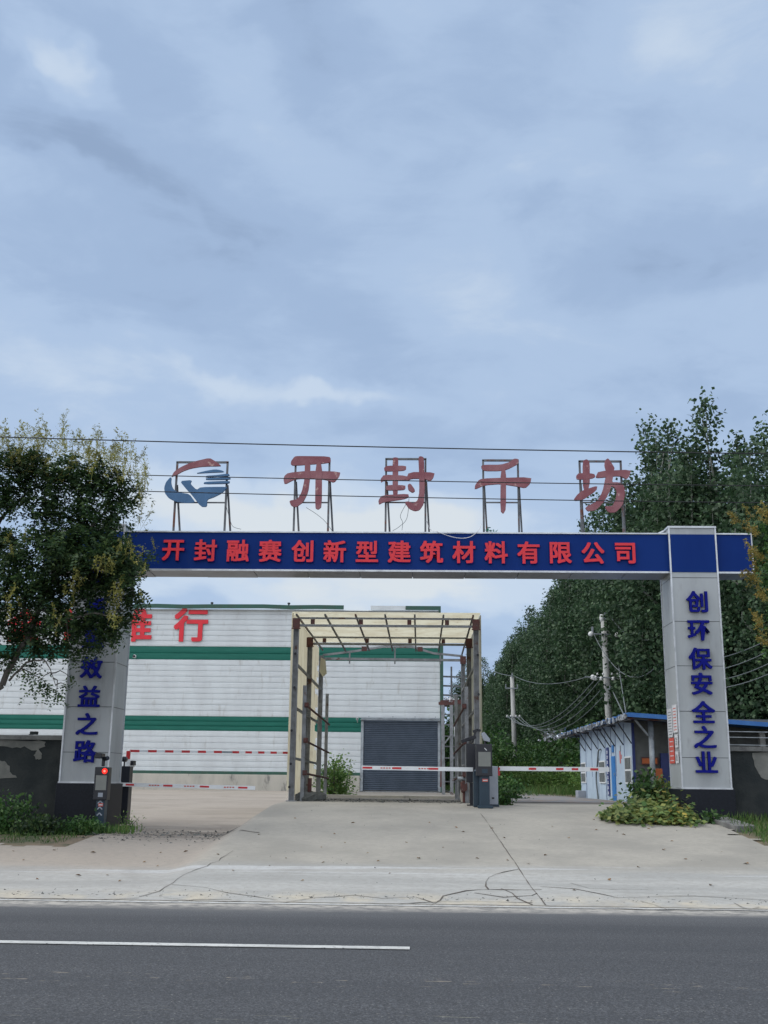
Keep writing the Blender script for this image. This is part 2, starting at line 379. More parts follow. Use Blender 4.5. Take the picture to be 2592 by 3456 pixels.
def concmat():
    m = bpy.data.materials.new('concrete'); m.use_nodes = True; nt = m.node_tree; nt.nodes.clear()
    pos = nd(nt, 'ShaderNodeNewGeometry').outputs['Position']; sp = nd(nt, 'ShaderNodeSeparateXYZ', {0: pos}).outputs
    st = nd(nt, 'ShaderNodeMapping', {0: pos, 'Scale': (.25, 1.6, 1)}).outputs[0]
    nA = noise(nt, st, .9, 6, .6, .4); nB = noise(nt, pos, .7, 5, .55); nC = noise(nt, pos, 9, 6, .7)
    base = mixc(nt, mapr(nt, nB, .35, .68), (.300, .288, .252), (.235, .228, .202))
    # left drive is pinker
    left = mapr(nt, math_(nt, 'ADD', sp[0], math_(nt, 'MULTIPLY', nB, .5)), -3.6, -3.0, 1, 0)
    base = mixc(nt, math_(nt, 'MULTIPLY', left, .75), base, (.30, .262, .222))
    # pale cement apron along the road
    yy = math_(nt, 'ADD', sp[1], math_(nt, 'MULTIPLY', math_(nt, 'SUBTRACT', nA, .5), 1.6))
    ap = mapr(nt, yy, 16.9, 18.3, 1, 0)
    pale = mixc(nt, mapr(nt, nA, .42, .62), (.275, .283, .275), (.335, .342, .330))
    base = mixc(nt, math_(nt, 'MULTIPLY', ap, .85), base, pale)
    st2 = nd(nt, 'ShaderNodeMapping', {0: pos, 'Scale': (.16, 2.2, 1)}).outputs[0]
    worn = mapr(nt, noise(nt, st2, 1.1, 5, .6), .52, .64)
    ed = math_(nt, 'MULTIPLY', mapr(nt, sp[1], 16.6, 17.2, 0, 1), mapr(nt, sp[1], 17.5, 18.0, 1, 0))
    base = mixc(nt, math_(nt, 'MULTIPLY', math_(nt, 'MULTIPLY', ed, worn), .8), base, (.40, .412, .415))
    # dust near the road edge
    du = math_(nt, 'MULTIPLY', mapr(nt, sp[1], 14.9, 15.7, 1, 0), mapr(nt, noise(nt, pos, 1.6, 5), .4, .65))
    base = mixc(nt, du, base, (.40, .37, .30))
    # dirt where the water stands: the step across the left drive and the mouth of the shed
    dl = math_(nt, 'MULTIPLY', math_(nt, 'MULTIPLY', mapr(nt, sp[1], 20.6, 22.2, 0, 1), mapr(nt, sp[1], 23, 27, 1, 0)), mapr(nt, noise(nt, st, 2.2, 6, .65), .40, .56))
    base = mixc(nt, math_(nt, 'MULTIPLY', dl, math_(nt, 'MULTIPLY', left, .85)), base, (.13, .11, .09))
    dm = math_(nt, 'MULTIPLY', mapr(nt, sp[1], 28.6, 29.6, 0, 1), mapr(nt, noise(nt, st, 1.2, 6, .65), .3, .55, .5, 1.0))
    base = mixc(nt, math_(nt, 'MULTIPLY', dm, math_(nt, 'SUBTRACT', 1.0, left)), base, (.15, .14, .125))
    lf = mapr(nt, noise(nt, nd(nt, 'ShaderNodeMapping', {0: pos, 'Scale': (.45, .6, 1)}).outputs[0], .9, 6, .6, 1.0), .44, .66)
    base = mixc(nt, math_(nt, 'MULTIPLY', math_(nt, 'MULTIPLY', lf, left), math_(nt, 'MULTIPLY', mapr(nt, sp[1], 21, 23, 0, 1), .45)), base, (.17, .145, .12))
    stn = mapr(nt, noise(nt, nd(nt, 'ShaderNodeMapping', {0: pos, 'Scale': (1, .5, 1)}).outputs[0], .45, 5, .6, 1.0), .55, .75)
    base = mixc(nt, math_(nt, 'MULTIPLY', stn, .35), base, (.20, .195, .18))
    base = mixc(nt, mapr(nt, nC, .35, .7, 0, .35), base, (.19, .18, .165))
    base = mixc(nt, mapr(nt, noise(nt, pos, 30, 4, .7), .60, .72, 0, .6), base, (.13, .12, .11))
    b = nd(nt, 'ShaderNodeBsdfPrincipled', {'Base Color': base, 'Roughness': .92, 'Specular IOR Level': .25})
    bn = nd(nt, 'ShaderNodeBump', {'Strength': .35, 'Distance': .01, 'Height': noise(nt, pos, 25, 6, .7)})
    nt.links.new(bn.outputs[0], b.inputs['Normal']); nd(nt, 'ShaderNodeOutputMaterial', {0: b.outputs[0]}); MATS['concrete'] = m
concmat()
struct(sheet(cx, cy, lambda x, y: H(x, y)+(.0 if y > 14.8 else -.0), in_conc).build('concrete_driveway', 'concrete', smooth=True))
def asphmat():
    m = bpy.data.materials.new('asphalt'); m.use_nodes = True; nt = m.node_tree; nt.nodes.clear()
    pos = nd(nt, 'ShaderNodeNewGeometry').outputs['Position']; sp = nd(nt, 'ShaderNodeSeparateXYZ', {0: pos}).outputs
    st = nd(nt, 'ShaderNodeMapping', {0: pos, 'Scale': (.06, 1.0, 1)}).outputs[0]
    c = mixc(nt, mapr(nt, noise(nt, st, 1.3, 6, .65), .38, .62), (.074, .081, .091), (.102, .109, .119))
    gr = noise(nt, pos, 60, 3, .8)
    c = mixc(nt, mapr(nt, gr, .42, .68), (.030, .032, .035), c)
    c = mixc(nt, mapr(nt, noise(nt, pos, 38, 2, .5), .66, .74), c, (.17, .17, .165))
    c = mixc(nt, math_(nt, 'MULTIPLY', mapr(nt, sp[1], 12.5, 14.4, 0, 1), .35), c, (.16, .165, .17))
    du = math_(nt, 'MULTIPLY', mapr(nt, math_(nt, 'ADD', sp[1], math_(nt, 'MULTIPLY', noise(nt, st, 2.0, 6, .6), 1.2)), 14.15, 14.95, 0, 1), mapr(nt, noise(nt, pos, 5.0, 6, .7), .35, .6, .25, .9))
    c = mixc(nt, du, c, (.36, .345, .31))
    sc = math_(nt, 'MULTIPLY', math_(nt, 'MULTIPLY', mapr(nt, sp[1], 7.5, 7.8, 0, 1), mapr(nt, sp[1], 7.95, 8.2, 1, 0)), mapr(nt, noise(nt, nd(nt, 'ShaderNodeMapping', {0: pos, 'Scale': (.9, 7, 1)}).outputs[0], 2.2, 6, .75), .60, .68, 0, .5))
    c = mixc(nt, sc, c, (.30, .29, .22))
    sc2 = math_(nt, 'MULTIPLY', math_(nt, 'MULTIPLY', mapr(nt, sp[1], 8.9, 9.1, 0, 1), mapr(nt, sp[1], 9.3, 9.5, 1, 0)), mapr(nt, noise(nt, nd(nt, 'ShaderNodeMapping', {0: pos, 'Scale': (1.5, 9, 1)}).outputs[0], 2.2, 4, .6), .63, .67))
    c = mixc(nt, sc2, c, (.24, .21, .17))
    b = nd(nt, 'ShaderNodeBsdfPrincipled', {'Base Color': c, 'Roughness': .85, 'Specular IOR Level': .3})
    bn = nd(nt, 'ShaderNodeBump', {'Strength': .6, 'Distance': .006, 'Height': gr})
    nt.links.new(bn.outputs[0], b.inputs['Normal']); nd(nt, 'ShaderNodeOutputMaterial', {0: b.outputs[0]}); MATS['asphalt'] = m
asphmat()
struct(MB().add([(-300, -4, -.02), (300, -4, -.02), (300, 14.66, .0), (-300, 14.66, .0)], [(0, 1, 2, 3)]).build('road', 'asphalt'))
# edge line and centre line
mb = MB(); x = -60.0
while x < 60:
    w = .10+random.uniform(-.02, .02)
    mb.add([(x, 14.40+random.uniform(-.01, .01), .006), (x+.5, 14.40, .006), (x+.5, 14.40+w, .006), (x, 14.40+w, .006)], [(0, 1, 2, 3)]); x += .5
struct(mb.build('road_edge_line', 'line_white'))
pe = ray(885, 2049); ye = 1.55/(-pe.z)*pe.y; xe = 1.55/(-pe.z)*pe.x
mb = MB()
for k in range(-5, 3):
    x1 = xe + k*15; mb.box((x1-6, ye-.075, .003), (x1, ye+.075, .007))
struct(mb.build('road_centre_line', 'line_white'))
# paved strip behind the barrier on the right
pm('old_asphalt', (.13, .14, .15), (.17, .175, .18), 1, .9, c3=(.24, .16, .10), s3=1.2, l3=.5, h3=.62)
struct(sheet(fr(1.9, 6.9, .5), fr(30, 130, 4), lambda x, y: H(x, y)+.012).build('side_path', 'old_asphalt'))

# cracks that lie in the concrete
def crack(pts, w, jag=.05, seg=.25, fine=True):
    """pts on the picture grid"""
    P = [on(*p) for p in pts]; out = []
    for a, b in zip(P, P[1:]):
        n = max(1, int((b-a).length/seg))
        for i in range(n):
            q = a.lerp(b, i/n); out.append(Vector((q.x+random.uniform(-jag, jag), q.y+random.uniform(-jag, jag)*.7, 0)))
    out.append(P[-1]); mb = MB(); vs = []
    for i, q in enumerate(out):
        d = out[min(i+1, len(out)-1)]-out[max(i-1, 0)]; d.z = 0; d.normalize(); s = Vector((-d.y, d.x, 0))*w*random.uniform(.15, .85)/2
        for t in (q-s, q+s): vs.append((t.x, t.y, H(t.x, t.y)+.006))
    mb.add(vs, [(2*i, 2*i+1, 2*i+3, 2*i+2) for i in range(len(out)-1)])
    return mb
ck = MB()
def addck(*a, **k):
    m = crack(*a, **k); ck.add(m.v, m.f)
addck([(1038, 1758), (1070, 1802), (1110, 1860), (1145, 1913), (1178, 1955)], .022, jag=.004)
addck([(505, 1838), (470, 1860), (400, 1890), (370, 1908), (345, 1925), (300, 1938)], .02, jag=.03)
addck([(0, 1942), (120, 1942), (220, 1944), (300, 1940)], .07, jag=.03)
addck([(370, 1912), (440, 1918), (500, 1930), (555, 1938), (600, 1945)], .028, jag=.06)
addck([(360, 1940), (410, 1945), (440, 1950), (520, 1947)], .04, jag=.05)
addck([(390, 1950), (420, 1943), (500, 1943)], .025)
addck([(620, 1949), (680, 1940), (760, 1935), (830, 1940), (900, 1938), (935, 1950)], .03, jag=.05)
addck([(820, 1955), (900, 1950), (960, 1948), (1020, 1948), (1150, 1950)], .035, jag=.03)
addck([(925, 1955), (960, 1935), (1000, 1925), (1050, 1922), (1170, 1922)], .05, jag=.05)
addck([(1050, 1922), (1050, 1905), (1050, 1895), (1120, 1878)], .035, jag=.05)
addck([(1020, 1930), (1090, 1938), (1140, 1935), (1160, 1930)], .05, jag=.06)
addck([(1090, 1920), (1110, 1940), (1150, 1955)], .03)
addck([(1168, 1915), (1240, 1920), (1330, 1940), (1450, 1935), (1560, 1938), (1659, 1945)], .03, jag=.05)
addck([(1230, 1908), (1270, 1920), (1400, 1922)], .018, jag=.05)
addck([(1180, 1958), (1300, 1962), (1400, 1966), (1500, 1966), (1659, 1968)], .06, jag=.03)
addck([(1380, 1948), (1420, 1955), (1440, 1965)], .02)
addck([(1590, 1950), (1615, 1965), (1640, 1960)], .035)
addck([(140, 1940), (150, 1950), (250, 1950)], .025)
addck([(290, 1793), (400, 1796), (500, 1797), (560, 1799)], .07, jag=.05)
struct(ck.build('ground_cracks', 'crack_dark'))

# ------------------------------------------------------------------ entrance gateway
gate = thing('entrance_gateway', (0, 24.1, .9), 'wide company gateway of two grey metal-clad pillars carrying a long dark blue sign beam', 'gateway')
BT, BB, BF, BK = 7.02, 6.11, 24.10, 24.95
beam = MB().box((-8.5, BF+.01, BB+.03), (7.56, BK, BT-.03)).build('beam', 'blue_panel', gate)
mb = MB()
mb.box((-8.52, BF-.02, BB-.012), (7.58, BF+.03, BB+.028)); mb.box((-8.52, BF-.015, BT-.028), (7.58, BK+.02, BT+.004))
for x in (-8.52, 7.555): mb.box((x, BF-.018, BB+.029), (x+.025, BK+.01, BT-.029))
mb.build('trim', 'alu_trim', beam)
mb = MB(); x = -8.48
while x < 7.5:                                   # separate pans under the beam
    x2 = min(x+1.19, 7.53); mb.box((x, BF+.035, BB-.004-.01*random.random()), (x2, BK-.01, BB+.027)); x = x2+.012
mb.build('soffit', 'alu_under', beam)
XS = '开封融赛创新型建筑材料有限公司'
for i, ch in enumerate(XS):
    px = 375+(1350-375)*i/14; p = at(px, 1189+6.5*i/14, BF)
    o = letter(ch, (p.x, BF-.012, p.z), .53, .025, 'red_paint', beam, bold=.031)
    e = letter(ch, (p.x+.004, BF+.002, p.z-.004), .542, .02, 'deep_blue', o, bold=.046, name='backing')
def pillar(x0, x1, zb, zp, chars, ys, xo, phx):
    p = MB().box((x0+.02, 24.02, zp), (x1-.02, 25.03, 7.12)).build('pillar', 'alu', gate)
    t = MB()
    for (x, y) in ((x0, 24.0), (x1-.035, 24.0), (x0, 25.015), (x1-.035, 25.015)):
        t.box((x, y, zp-.01), (x+.035, y+.035, 7.14))
    t.box((x0-.006, 23.994, 7.122), (x1+.006, 25.056, 7.165)); t.box((x0-.01, 23.99, zp-.03), (x1+.01, 25.06, zp+.005))
    t.build('trim', 'alu_trim', p)
    MB().box((x0+.037, 24.008, BB), (x1-.037, 24.018, BT-.045)).build('blue_band', 'blue_panel', p)
    s = MB(); z = zp + .62
    while z < 6.0:                                # open joints between the cladding sheets
        s.box((x0+.037, 24.0175, z), (x1-.037, 24.0215, z+.011)); s.box((x0+.0165, 24.04, z), (x0+.0215, 25.01, z+.011)); s.box((x1-.0215, 24.04, z), (x1-.0165, 25.01, z+.011)); z += .98
    s.each('joint', 'black_plastic', p)
    MB().box((x0-.03, 23.95, zb-.6), (x1+.04, 25.1, zp-.032)).build('plinth', 'granite_black', p, bevel=.01)
    for ch, y in zip(chars, ys):
        q = at(phx(y), y, 24.0)
        letter(ch, (xo, 23.998, q.z), .50, .045, 'deep_blue', p, bold=.028)
    return p
pr = pillar(5.69, 6.76, .92, 1.44, '创环保安全之业', [1300, 1362, 1423, 1477, 1538, 1592, 1646], 6.235, lambda y: 1510)
pl = pillar(-7.72, -6.64, .35, 1.42, '走质量效益之路', [1250, 1315, 1378, 1442, 1504, 1564, 1623], -7.18, lambda y: 195)
# notices on the inner side of the right pillar
def notice(y0, y1, z0, z1, m, rows, mk='wire_grey'):
    o = MB().box((5.69-.008, y0, z0), (5.69+.004, y1, z1)).build('notice', m, pr)
    if rows:
        t = MB()
        for r in range(rows):
            z = z1-.08-(z1-z0-.14)*r/max(1, rows-1)
            t.box((5.679, y0+.05, z-.008), (5.684, y1-.05-.1*random.random()*(y1-y0), z+.008))
        t.build('print', mk, o)
notice(24.56, 24.98, 2.52, 3.14, 'paper_white', 9); notice(24.09, 24.48, 2.60, 3.20, 'paper_white', 8, 'paper_red')
notice(24.50, 24.95, 1.95, 2.50, 'paper_red', 5, 'paper_white'); notice(24.12, 24.38, 2.28, 2.56, 'paper_white', 5); notice(24.15, 24.40, 1.95, 2.20, 'paper_white', 5)
MB().bar((5.42, 24.5, 7.02), (5.68, 24.35, 7.13), .05, .03).build('bracket', 'alu_trim', pr)

# ------------------------------------------------------------------ rooftop letters on steel frames
YL = 24.5
def frame(xl, xr, ytop, ctr, label):
    a, b = at(xl, 1100, YL), at(xr, 1100, YL); zt = at(xl, ytop, YL).z
    o = thing('rooftop_sign', (ctr, YL, BT), label, 'sign letter' if '千' not in label else 'sign', 'sign pieces on steel frames above the beam')
    m = MB(); w = .045
    for x in (a.x, b.x):
        m.bar((x, YL+.06, BT+.0), (x, YL+.06, zt), w); m.bar((x+.10, BK-.08, BT), (x+.02, YL+.085, zt-.55), w*.8)
        m.box((x-.08, YL-.02, BT+.004), (x+.16, YL+.14, BT+.03))
    m.bar((a.x-w/2, YL+.06, zt), (b.x+w/2, YL+.06, zt), w)
    m.bar((a.x+w/2, YL+.06, at(xl, 1084, YL).z), (b.x-w/2, YL+.06, at(xl, 1084, YL).z), .03)
    m.build('steel_frame', 'frame_steel', o)
    return o
def strokes(o, polys, zx, zy, sc, mat, name):
    for i, pg in enumerate(polys):
        pts = [at((zx+x*sc)*.64, (zy+y*sc)*.64, YL) for x, y in pg]
        yf = YL-.035-.0035*i
        # round the traced outline a little
        q = []
        n = len(pts)
        for k in range(n):
            a, b = pts[k], pts[(k+1) % n]; q += [a.lerp(b, .18), a.lerp(b, .82)]
        yield [Vector((p.x, yf, p.z)) for p in q]
def letter_thing(xl, xr, yt, label, polys, zx, zy, sc, mats=None):
    c = at((xl+xr)/2, 1100, YL).x; o = frame(xl, xr, yt, c, label)
    mats = mats or [('letter_face', 'faded_red', range(len(polys)))]
    st = list(strokes(o, polys, zx, zy, sc, None, ''))
    for nm, mt, idx in mats:
        m = MB()
        for i in idx: m.prism(st[i], (0, .05+.0035*i, 0))
        m.build(nm, mt, o)
    return o
s1 = .5425; s2 = .4822; s3 = .598
letter_thing(376, 486, 997, 'round emblem with red arc over blue crescent and tick on a steel frame',
 [[(1068,388),(1085,355),(1130,325),(1180,303),(1220,290),(1305,270),(1340,290),(1380,320),(1345,322),(1310,322),(1250,325),(1190,335),(1140,352),(1100,375),(1075,385)],
  [(1062,390),(1035,420),(1023,455),(1027,490),(1050,520),(1090,540),(1150,550),(1200,548),(1215,543),(1180,495),(1130,487),(1090,475),(1072,450),(1065,420),(1068,395)],
  [(1120,415),(1195,408),(1185,430),(1225,470),(1250,452),(1415,450),(1408,462),(1380,490),(1330,515),(1290,528),(1288,574),(1250,573),(1190,495),(1165,470)],
  [(1212,368),(1290,350),(1340,342),(1380,348),(1398,358),(1300,362)], [(1280,392),(1285,382),(1350,378),(1425,368),(1430,382),(1360,388)],
  [(1282,407),(1285,396),(1435,392),(1432,405)], [(1268,433),(1275,420),(1432,414),(1425,430)]], 0, 1400, s1,
 [('red_arc', 'faded_red', [0]), ('blue_crescent', 'sign_blue', [1]), ('blue_tick', 'sign_blue', [2]), ('stripe', 'sign_blue', [3]), ('stripe', 'sign_blue', [4]), ('stripe', 'sign_blue', [5]), ('stripe', 'sign_blue', [6])])
letter_thing(635, 709, 990, 'faded red letter 开 on a steel frame, first letter right of the round emblem',
 [[(275,225),(300,190),(330,187),(545,190),(553,215),(550,235),(290,255),(273,245)], [(222,350),(230,325),(255,305),(400,290),(620,297),(612,330),(575,375),(530,355),(400,340),(300,350),(230,387)],
  [(372,230),(410,230),(408,340),(395,440),(360,510),(310,545),(275,535),(262,500),(320,490),(350,440),(370,350)], [(448,230),(492,230),(490,540),(465,563),(443,550)]], 850, 1450, s2)
letter_thing(833, 919, 990, 'faded red letter 封 on a steel frame with loose wires below its hook',
 [[(985,200),(1005,196),(1025,200),(1025,330),(1020,470),(985,470)], [(925,270),(945,255),(1080,255),(1080,280),(1060,290),(930,295)], [(900,350),(925,318),(1085,325),(1095,355),(920,360),(905,372)],
  [(940,400),(960,390),(1075,392),(1075,415),(1060,425),(940,428)], [(885,500),(910,462),(1095,452),(1100,475),(1060,490),(920,510),(890,527)],
  [(1075,360),(1100,300),(1280,303),(1270,340),(1250,362),(1200,345),(1120,345),(1090,360)], [(1165,195),(1185,190),(1205,200),(1210,400),(1205,520),(1175,565),(1140,573),(1100,555),(1068,510),(1095,505),(1130,520),(1160,500),(1172,440),(1170,300)],
  [(1090,390),(1110,380),(1145,430),(1125,445),(1095,425)]], 850, 1450, s2)
letter_thing(1045, 1121, 993, 'faded red letter 千 on a steel frame with green netting at its foot',
 [[(40,205),(65,200),(150,200),(200,185),(225,165),(250,168),(250,195),(185,228),(140,235),(60,235),(42,222)], [(3,340),(5,315),(30,282),(80,276),(323,270),(318,305),(290,332),(240,322),(150,308),(60,315)],
  [(150,222),(180,222),(180,450),(165,477),(148,460)]], 1600, 1450, s3)
letter_thing(1256, 1346, 995, 'faded red letter 坊 on a steel frame before the dark poplars',
 [[(612,178),(635,168),(652,185),(652,330),(615,345)], [(575,262),(590,247),(675,250),(685,268),(665,278),(580,285)], [(562,395),(580,370),(610,345),(695,318),(690,345),(610,400),(567,403)],
  [(738,175),(755,163),(780,200),(792,220),(785,240),(745,238),(735,205)], [(685,270),(700,237),(885,228),(875,265),(860,282),(820,262),(700,275)], [(745,255),(785,255),(770,340),(735,405),(690,455),(640,463),(625,440),(690,410),(725,350)],
  [(765,300),(815,300),(845,320),(850,370),(835,430),(800,468),(760,470),(733,435),(780,435),(800,390),(805,350),(790,325),(765,322)]], 1600, 1450, s3)
# loose lamp leads and a rag of net on the beam
def wire(name, pts, r, mat, label=None, group=None, n=5):
    m = MB(); m.path(pts, r, n); o = m.build(name, mat)
    return tag(o, label, 'wire', group) if label else o
def curve3(P, n=8):
    P = [Vector(p) for p in P]; out = []
    for i in range(len(P)-1):
        a, b, c, d = P[max(0, i-1)], P[i], P[i+1], P[min(len(P)-1, i+2)]
        for k in range(n):
            t = k/n; out.append(.5*((2*b)+(c-a)*t+(2*a-5*b+4*c-d)*t*t+(3*b-a-3*c+d)*t**3))
    return out+[P[-1]]
zr = lambda x, y, Y=YL+.1: at((850+x*s2)*.64, (1450+y*s2)*.64, Y)
wire('loose_wire', curve3([zr(1080,520), zr(1040,600), zr(1055,650), zr(1050,705)]), .006, 'wire_grey', 'thin grey wire dropping from the hook of 封 to the beam')
wire('loose_wire', curve3([zr(1100,480), zr(1085,620), zr(1030,680), zr(985,708)]), .006, 'wire_grey', 'thin wire looping left below the letter 封')
wire('loose_wire', curve3([zr(380,545), zr(450,590), zr(510,640), zr(560,706)]), .006, 'wire_grey', 'thin wire slanting down right below the letter 开')
wire('loose_wire', curve3([zr(1225,640), zr(1250,700), zr(1300,714,24.06), zr(1380,745,24.05), zr(1460,760,24.05), zr(1530,750,24.05), zr(1585,706,24.08), zr(1605,660)]), .008, 'paper_white', 'pale cable sagging over the top edge of the blue beam')
z1 = lambda x, y: at((x*s1)*.64, (1400+y*s1)*.64, YL+.1)
wire('loose_wire', curve3([z1(1405,560), z1(1430,650), z1(1450,695), z1(1500,712)]), .006, 'wire_grey', 'thin wire hanging right of the round emblem frame')
m = MB(); c0 = at(1050, 1148, YL+.05)
for i in range(60):
    t = random.random(); x = c0.x+t*.45; h = .26*(1-t)**1.5+.02
    a = Vector((x, YL+random.uniform(-.05, .12), BT+.01+random.random()*h)); u = Vector((random.uniform(-.07, .07), random.uniform(-.05, .05), random.uniform(-.04, .05))); v = Vector((random.uniform(-.05, .05), random.uniform(-.05, .05), random.uniform(-.02, .05)))
    m.add([a, a+u, a+u+v, a+v], [(0, 1, 2, 3)])
tag(m.build('green_net', 'net_green'), 'crumpled green netting lying on the beam under the letter 千', 'netting')

# ------------------------------------------------------------------ boundary walls
def bwall(name, x0, x1, zt, zb, label, flakes):
    o = thing(name, ((x0+x1)/2, 24.5, zb), label, 'wall')
    nx = 60; m = MB(); m.box((x0, 24.45, zb-.5), (x1, 24.70, zt-.10)); m.build('wall', 'plaster_grey', o)
    m = MB(); x = x0
    while x < x1-.02:
        x2 = min(x1, x+random.uniform(.5, 1.1)); dz = random.uniform(-.012, .012); m.box((x, 24.38, zt-.098+dz), (x2-.006, 24.76, zt+dz)); x = x2
    m.build('coping', 'concrete_cap', o)
    for k, pg in enumerate(flakes):
        q = []; n = len(pg); P = [at(a, b, 24.44) for a, b in pg]
        for i in range(n):
            a, b = P[i], P[(i+1) % n]
            for t in (0, .33, .66):
                c = a.lerp(b, t); q.append(Vector((c.x+random.uniform(-.02, .02), 24.443, c.z+random.uniform(-.02, .02))))
        MB().prism(q, (0, .012, 0)).build('plaster_patch', 'plaster_pale', o)
    return o
bwall('boundary_wall', -40, -7.76, 2.42, .2, 'dark grey boundary wall with peeling pale plaster left of the gateway',
      [[(-60,1599),(0,1599),(50,1600),(98,1600),(97,1611),(83,1618),(90,1629),(88,1639),(76,1640),(73,1631),(78,1622),(52,1613),(25,1616),(0,1611),(-60,1618)],
       [(-40,1644),(0,1644),(12,1646),(20,1654),(22,1668),(38,1680),(-40,1682)]])
bwall('boundary_wall', 6.81, 40, 2.31, .6, 'dark grey boundary wall with one pale plaster patch right of the gateway',
      [[(1625,1625),(1720,1620),(1720,1690),(1656,1684),(1640,1676),(1632,1655)]])
m = MB(); c = at(73, 1588, 24.55); m.box((c.x-.08, 24.5, 2.43), (c.x+.08, 24.62, 2.50)); m.box((c.x-.1, 24.49, 2.423), (c.x-.02, 24.6, 2.44))
tag(m.build('broken_brick', 'plaster_grey', bevel=.01), 'broken brick lying on top of the left boundary wall', 'brick')

# ------------------------------------------------------------------ warehouse
wh = thing('warehouse', (-20, 60, .9), 'long white corrugated metal warehouse with two green stripes and red characters', 'warehouse')
WX0, WX1, WY = -70, 1.38, 60.0
def clad(z0, z1, mat, name, x0=WX0, x1=WX1, y=WY, pitch=.305, amp=.016):
    nz = max(1, round((z1-z0)/pitch)); h = (z1-z0)/nz; prof = []
    for i in range(nz):
        b = z0+i*h; prof += [(.018, b), (-amp*.5, b+h*.07), (-amp, b+h*.35), (-amp, b+h*.90), (.018, b+h*.95)]
    prof.append((.018, z1))
    xs = [x0, x1]; mb = MB()
    mb.v = [(x, y+d, z) for x in xs for d, z in prof] ; n = len(prof)
    mb.f = [(j, j+n, j+n+1, j+1) for j in range(n-1)]
    return mb.build(name, mat, wh)
for z0, z1, mt, nm in ((1.74, 4.0, 'clad_white', 'wall_cladding'), (4.0, 4.77, 'green_band', 'green_stripe'), (4.77, 7.86, 'clad_white', 'wall_cladding'), (7.86, 8.59, 'green_band', 'green_stripe'), (8.59, 10.70, 'clad_white', 'wall_cladding')):
    if z0 < 4.7:   # broken by the roller door
        clad(z0, min(z1, 4.95), mt, nm, WX0, -2.92)
    elif z0 < 5:
        clad(z0, z1, mt, nm, WX0, WX1)
    else: clad(z0, z1, mt, nm)
MB().box((-2.92, WY-.01, 4.72), (WX1, WY+.05, 4.80)).build('door_flashing', 'galv', wh)
MB().box((WX0, WY+.06, .3), (WX1, WY+34, 10.6)).build('wall', 'clad_white', wh)
MB().box((WX0, WY-.16, .3), (-2.95, WY+.055, 1.70)).build('concrete_base', 'concrete_base', wh, bevel=.02)
m = MB(); m.box((WX0, WY-.09, 1.702), (-2.95, WY+.04, 1.86)); m.build('base_trim', 'green_trim', wh)
m = MB(); x = WX0
for x0, x1 in ((-70, -3.95+1.3), ):
    P = [(x, WY-.10+.012*random.uniform(-1, 1), 10.83+random.uniform(-.025, .025)) for x in np.arange(-70, -2.5, 1.5)]
    for a, b in zip(P, P[1:]): m.bar(a, b, .10, .22)
m.build('roof_trim', 'green_trim', wh); m = MB(); m.box((-.55, WY-.15, 10.70), (WX1+.03, WY-.06, 10.92)); m.box((WX1-.1, WY-.152, 10.4), (WX1+.03, WY-.07, 10.70))
m.build('roof_trim', 'green_trim', wh)
MB().box((-2.5, WY-.08, 10.70), (-.55, WY-.02, 10.93)).build('bare_roof_edge', 'clad_white', wh)
m = MB(); m.prism([(WX0, WY-.2, 10.62), (WX0, WY+17, 11.6), (WX0, WY+34.2, 10.62)], (WX1-WX0+.02, 0, 0)); m.build('roof', 'clad_white', wh)
for px in (458, 624):
    c = at(px, 1305, WY); MB().lathe((c.x, WY-.02, 10.85), [(.04, 0), (.04, .12), (.08, .14), (.08, .22), (.02, .24)], 10).build('roof_vent', 'black_plastic', wh)
m = MB(); m.box((WX1-.02, WY-.12, .85), (WX1+.16, WY+.08, 10.38)); m.build('corner_trim', 'green_trim', wh)
# roller door
dr = MB(); z = .94; prof = []
while z < 4.62: prof += [(0, z), (-.028, z+.02), (-.028, z+.075), (0, z+.095)]; z += .1
prof.append((0, 4.66)); n = len(prof)
dr.v = [(x, WY-.03+d, zz_) for x in (-2.80, 1.24) for d, zz_ in prof]; dr.f = [(j, j+n, j+n+1, j+1) for j in range(n-1)]
door = dr.build('roller_door', 'shutter', wh)
m = MB(); m.box((-2.93, WY-.14, .9), (-2.79, WY-.0, 4.72)); m.box((1.235, WY-.14, .9), (1.375, WY-.0, 4.72)); m.each('guide_rail', 'galv', door)
m = MB(); m.box((-2.98, WY-.34, 4.64), (1.375, WY-.145, 4.68)); m.bar((-2.98, WY-.34, 4.76), (1.37, WY-.34, 4.76), .035)
for x in (-2.5, -1.2, 0, 1.1): m.bar((x, WY-.30, 4.68), (x, WY-.34, 4.86), .04)
m.build('door_canopy', 'galv', door)
# red characters on the wall (the ones behind the tree show only in specks)
for ch, cx_ in (('全', 53), ('面', 173), ('推', 293), ('行', 413)):
    p = at(cx_, 1350, WY)
    letter(ch, (p.x, WY-.075, p.z), 1.95, .03, 'red_paint', wh, bold=.034)
def camera_box(name, c, label, flip=1):
    o = thing(name, c, label, 'camera'); c = Vector(c)
    MB().box((c.x-.06, c.y-.22, c.z), (c.x+.06, c.y+.02, c.z+.12)).build('camera_body', 'porcelain', o, bevel=.015)
    MB().lathe((c.x, c.y-.222, c.z+.06), [(.045, -.02), (.05, 0), (.03, .005)], 10, 'y').build('lens', 'black_plastic', o)
    MB().bar((c.x, c.y-.05, c.z), (c.x, c.y+.25, c.z-.10), .04).build('bracket', 'porcelain', o)
cc = at(772, 1556, 59.7); camera_box('wall_camera', (cc.x, 59.6, cc.z), 'small white camera on the warehouse wall by the top corner of the roller door')
cc = at(291, 1418, 59.8); o = thing('wall_camera', (cc.x, 59.8, cc.z), 'dark dome camera on the upper green stripe of the warehouse', 'camera')
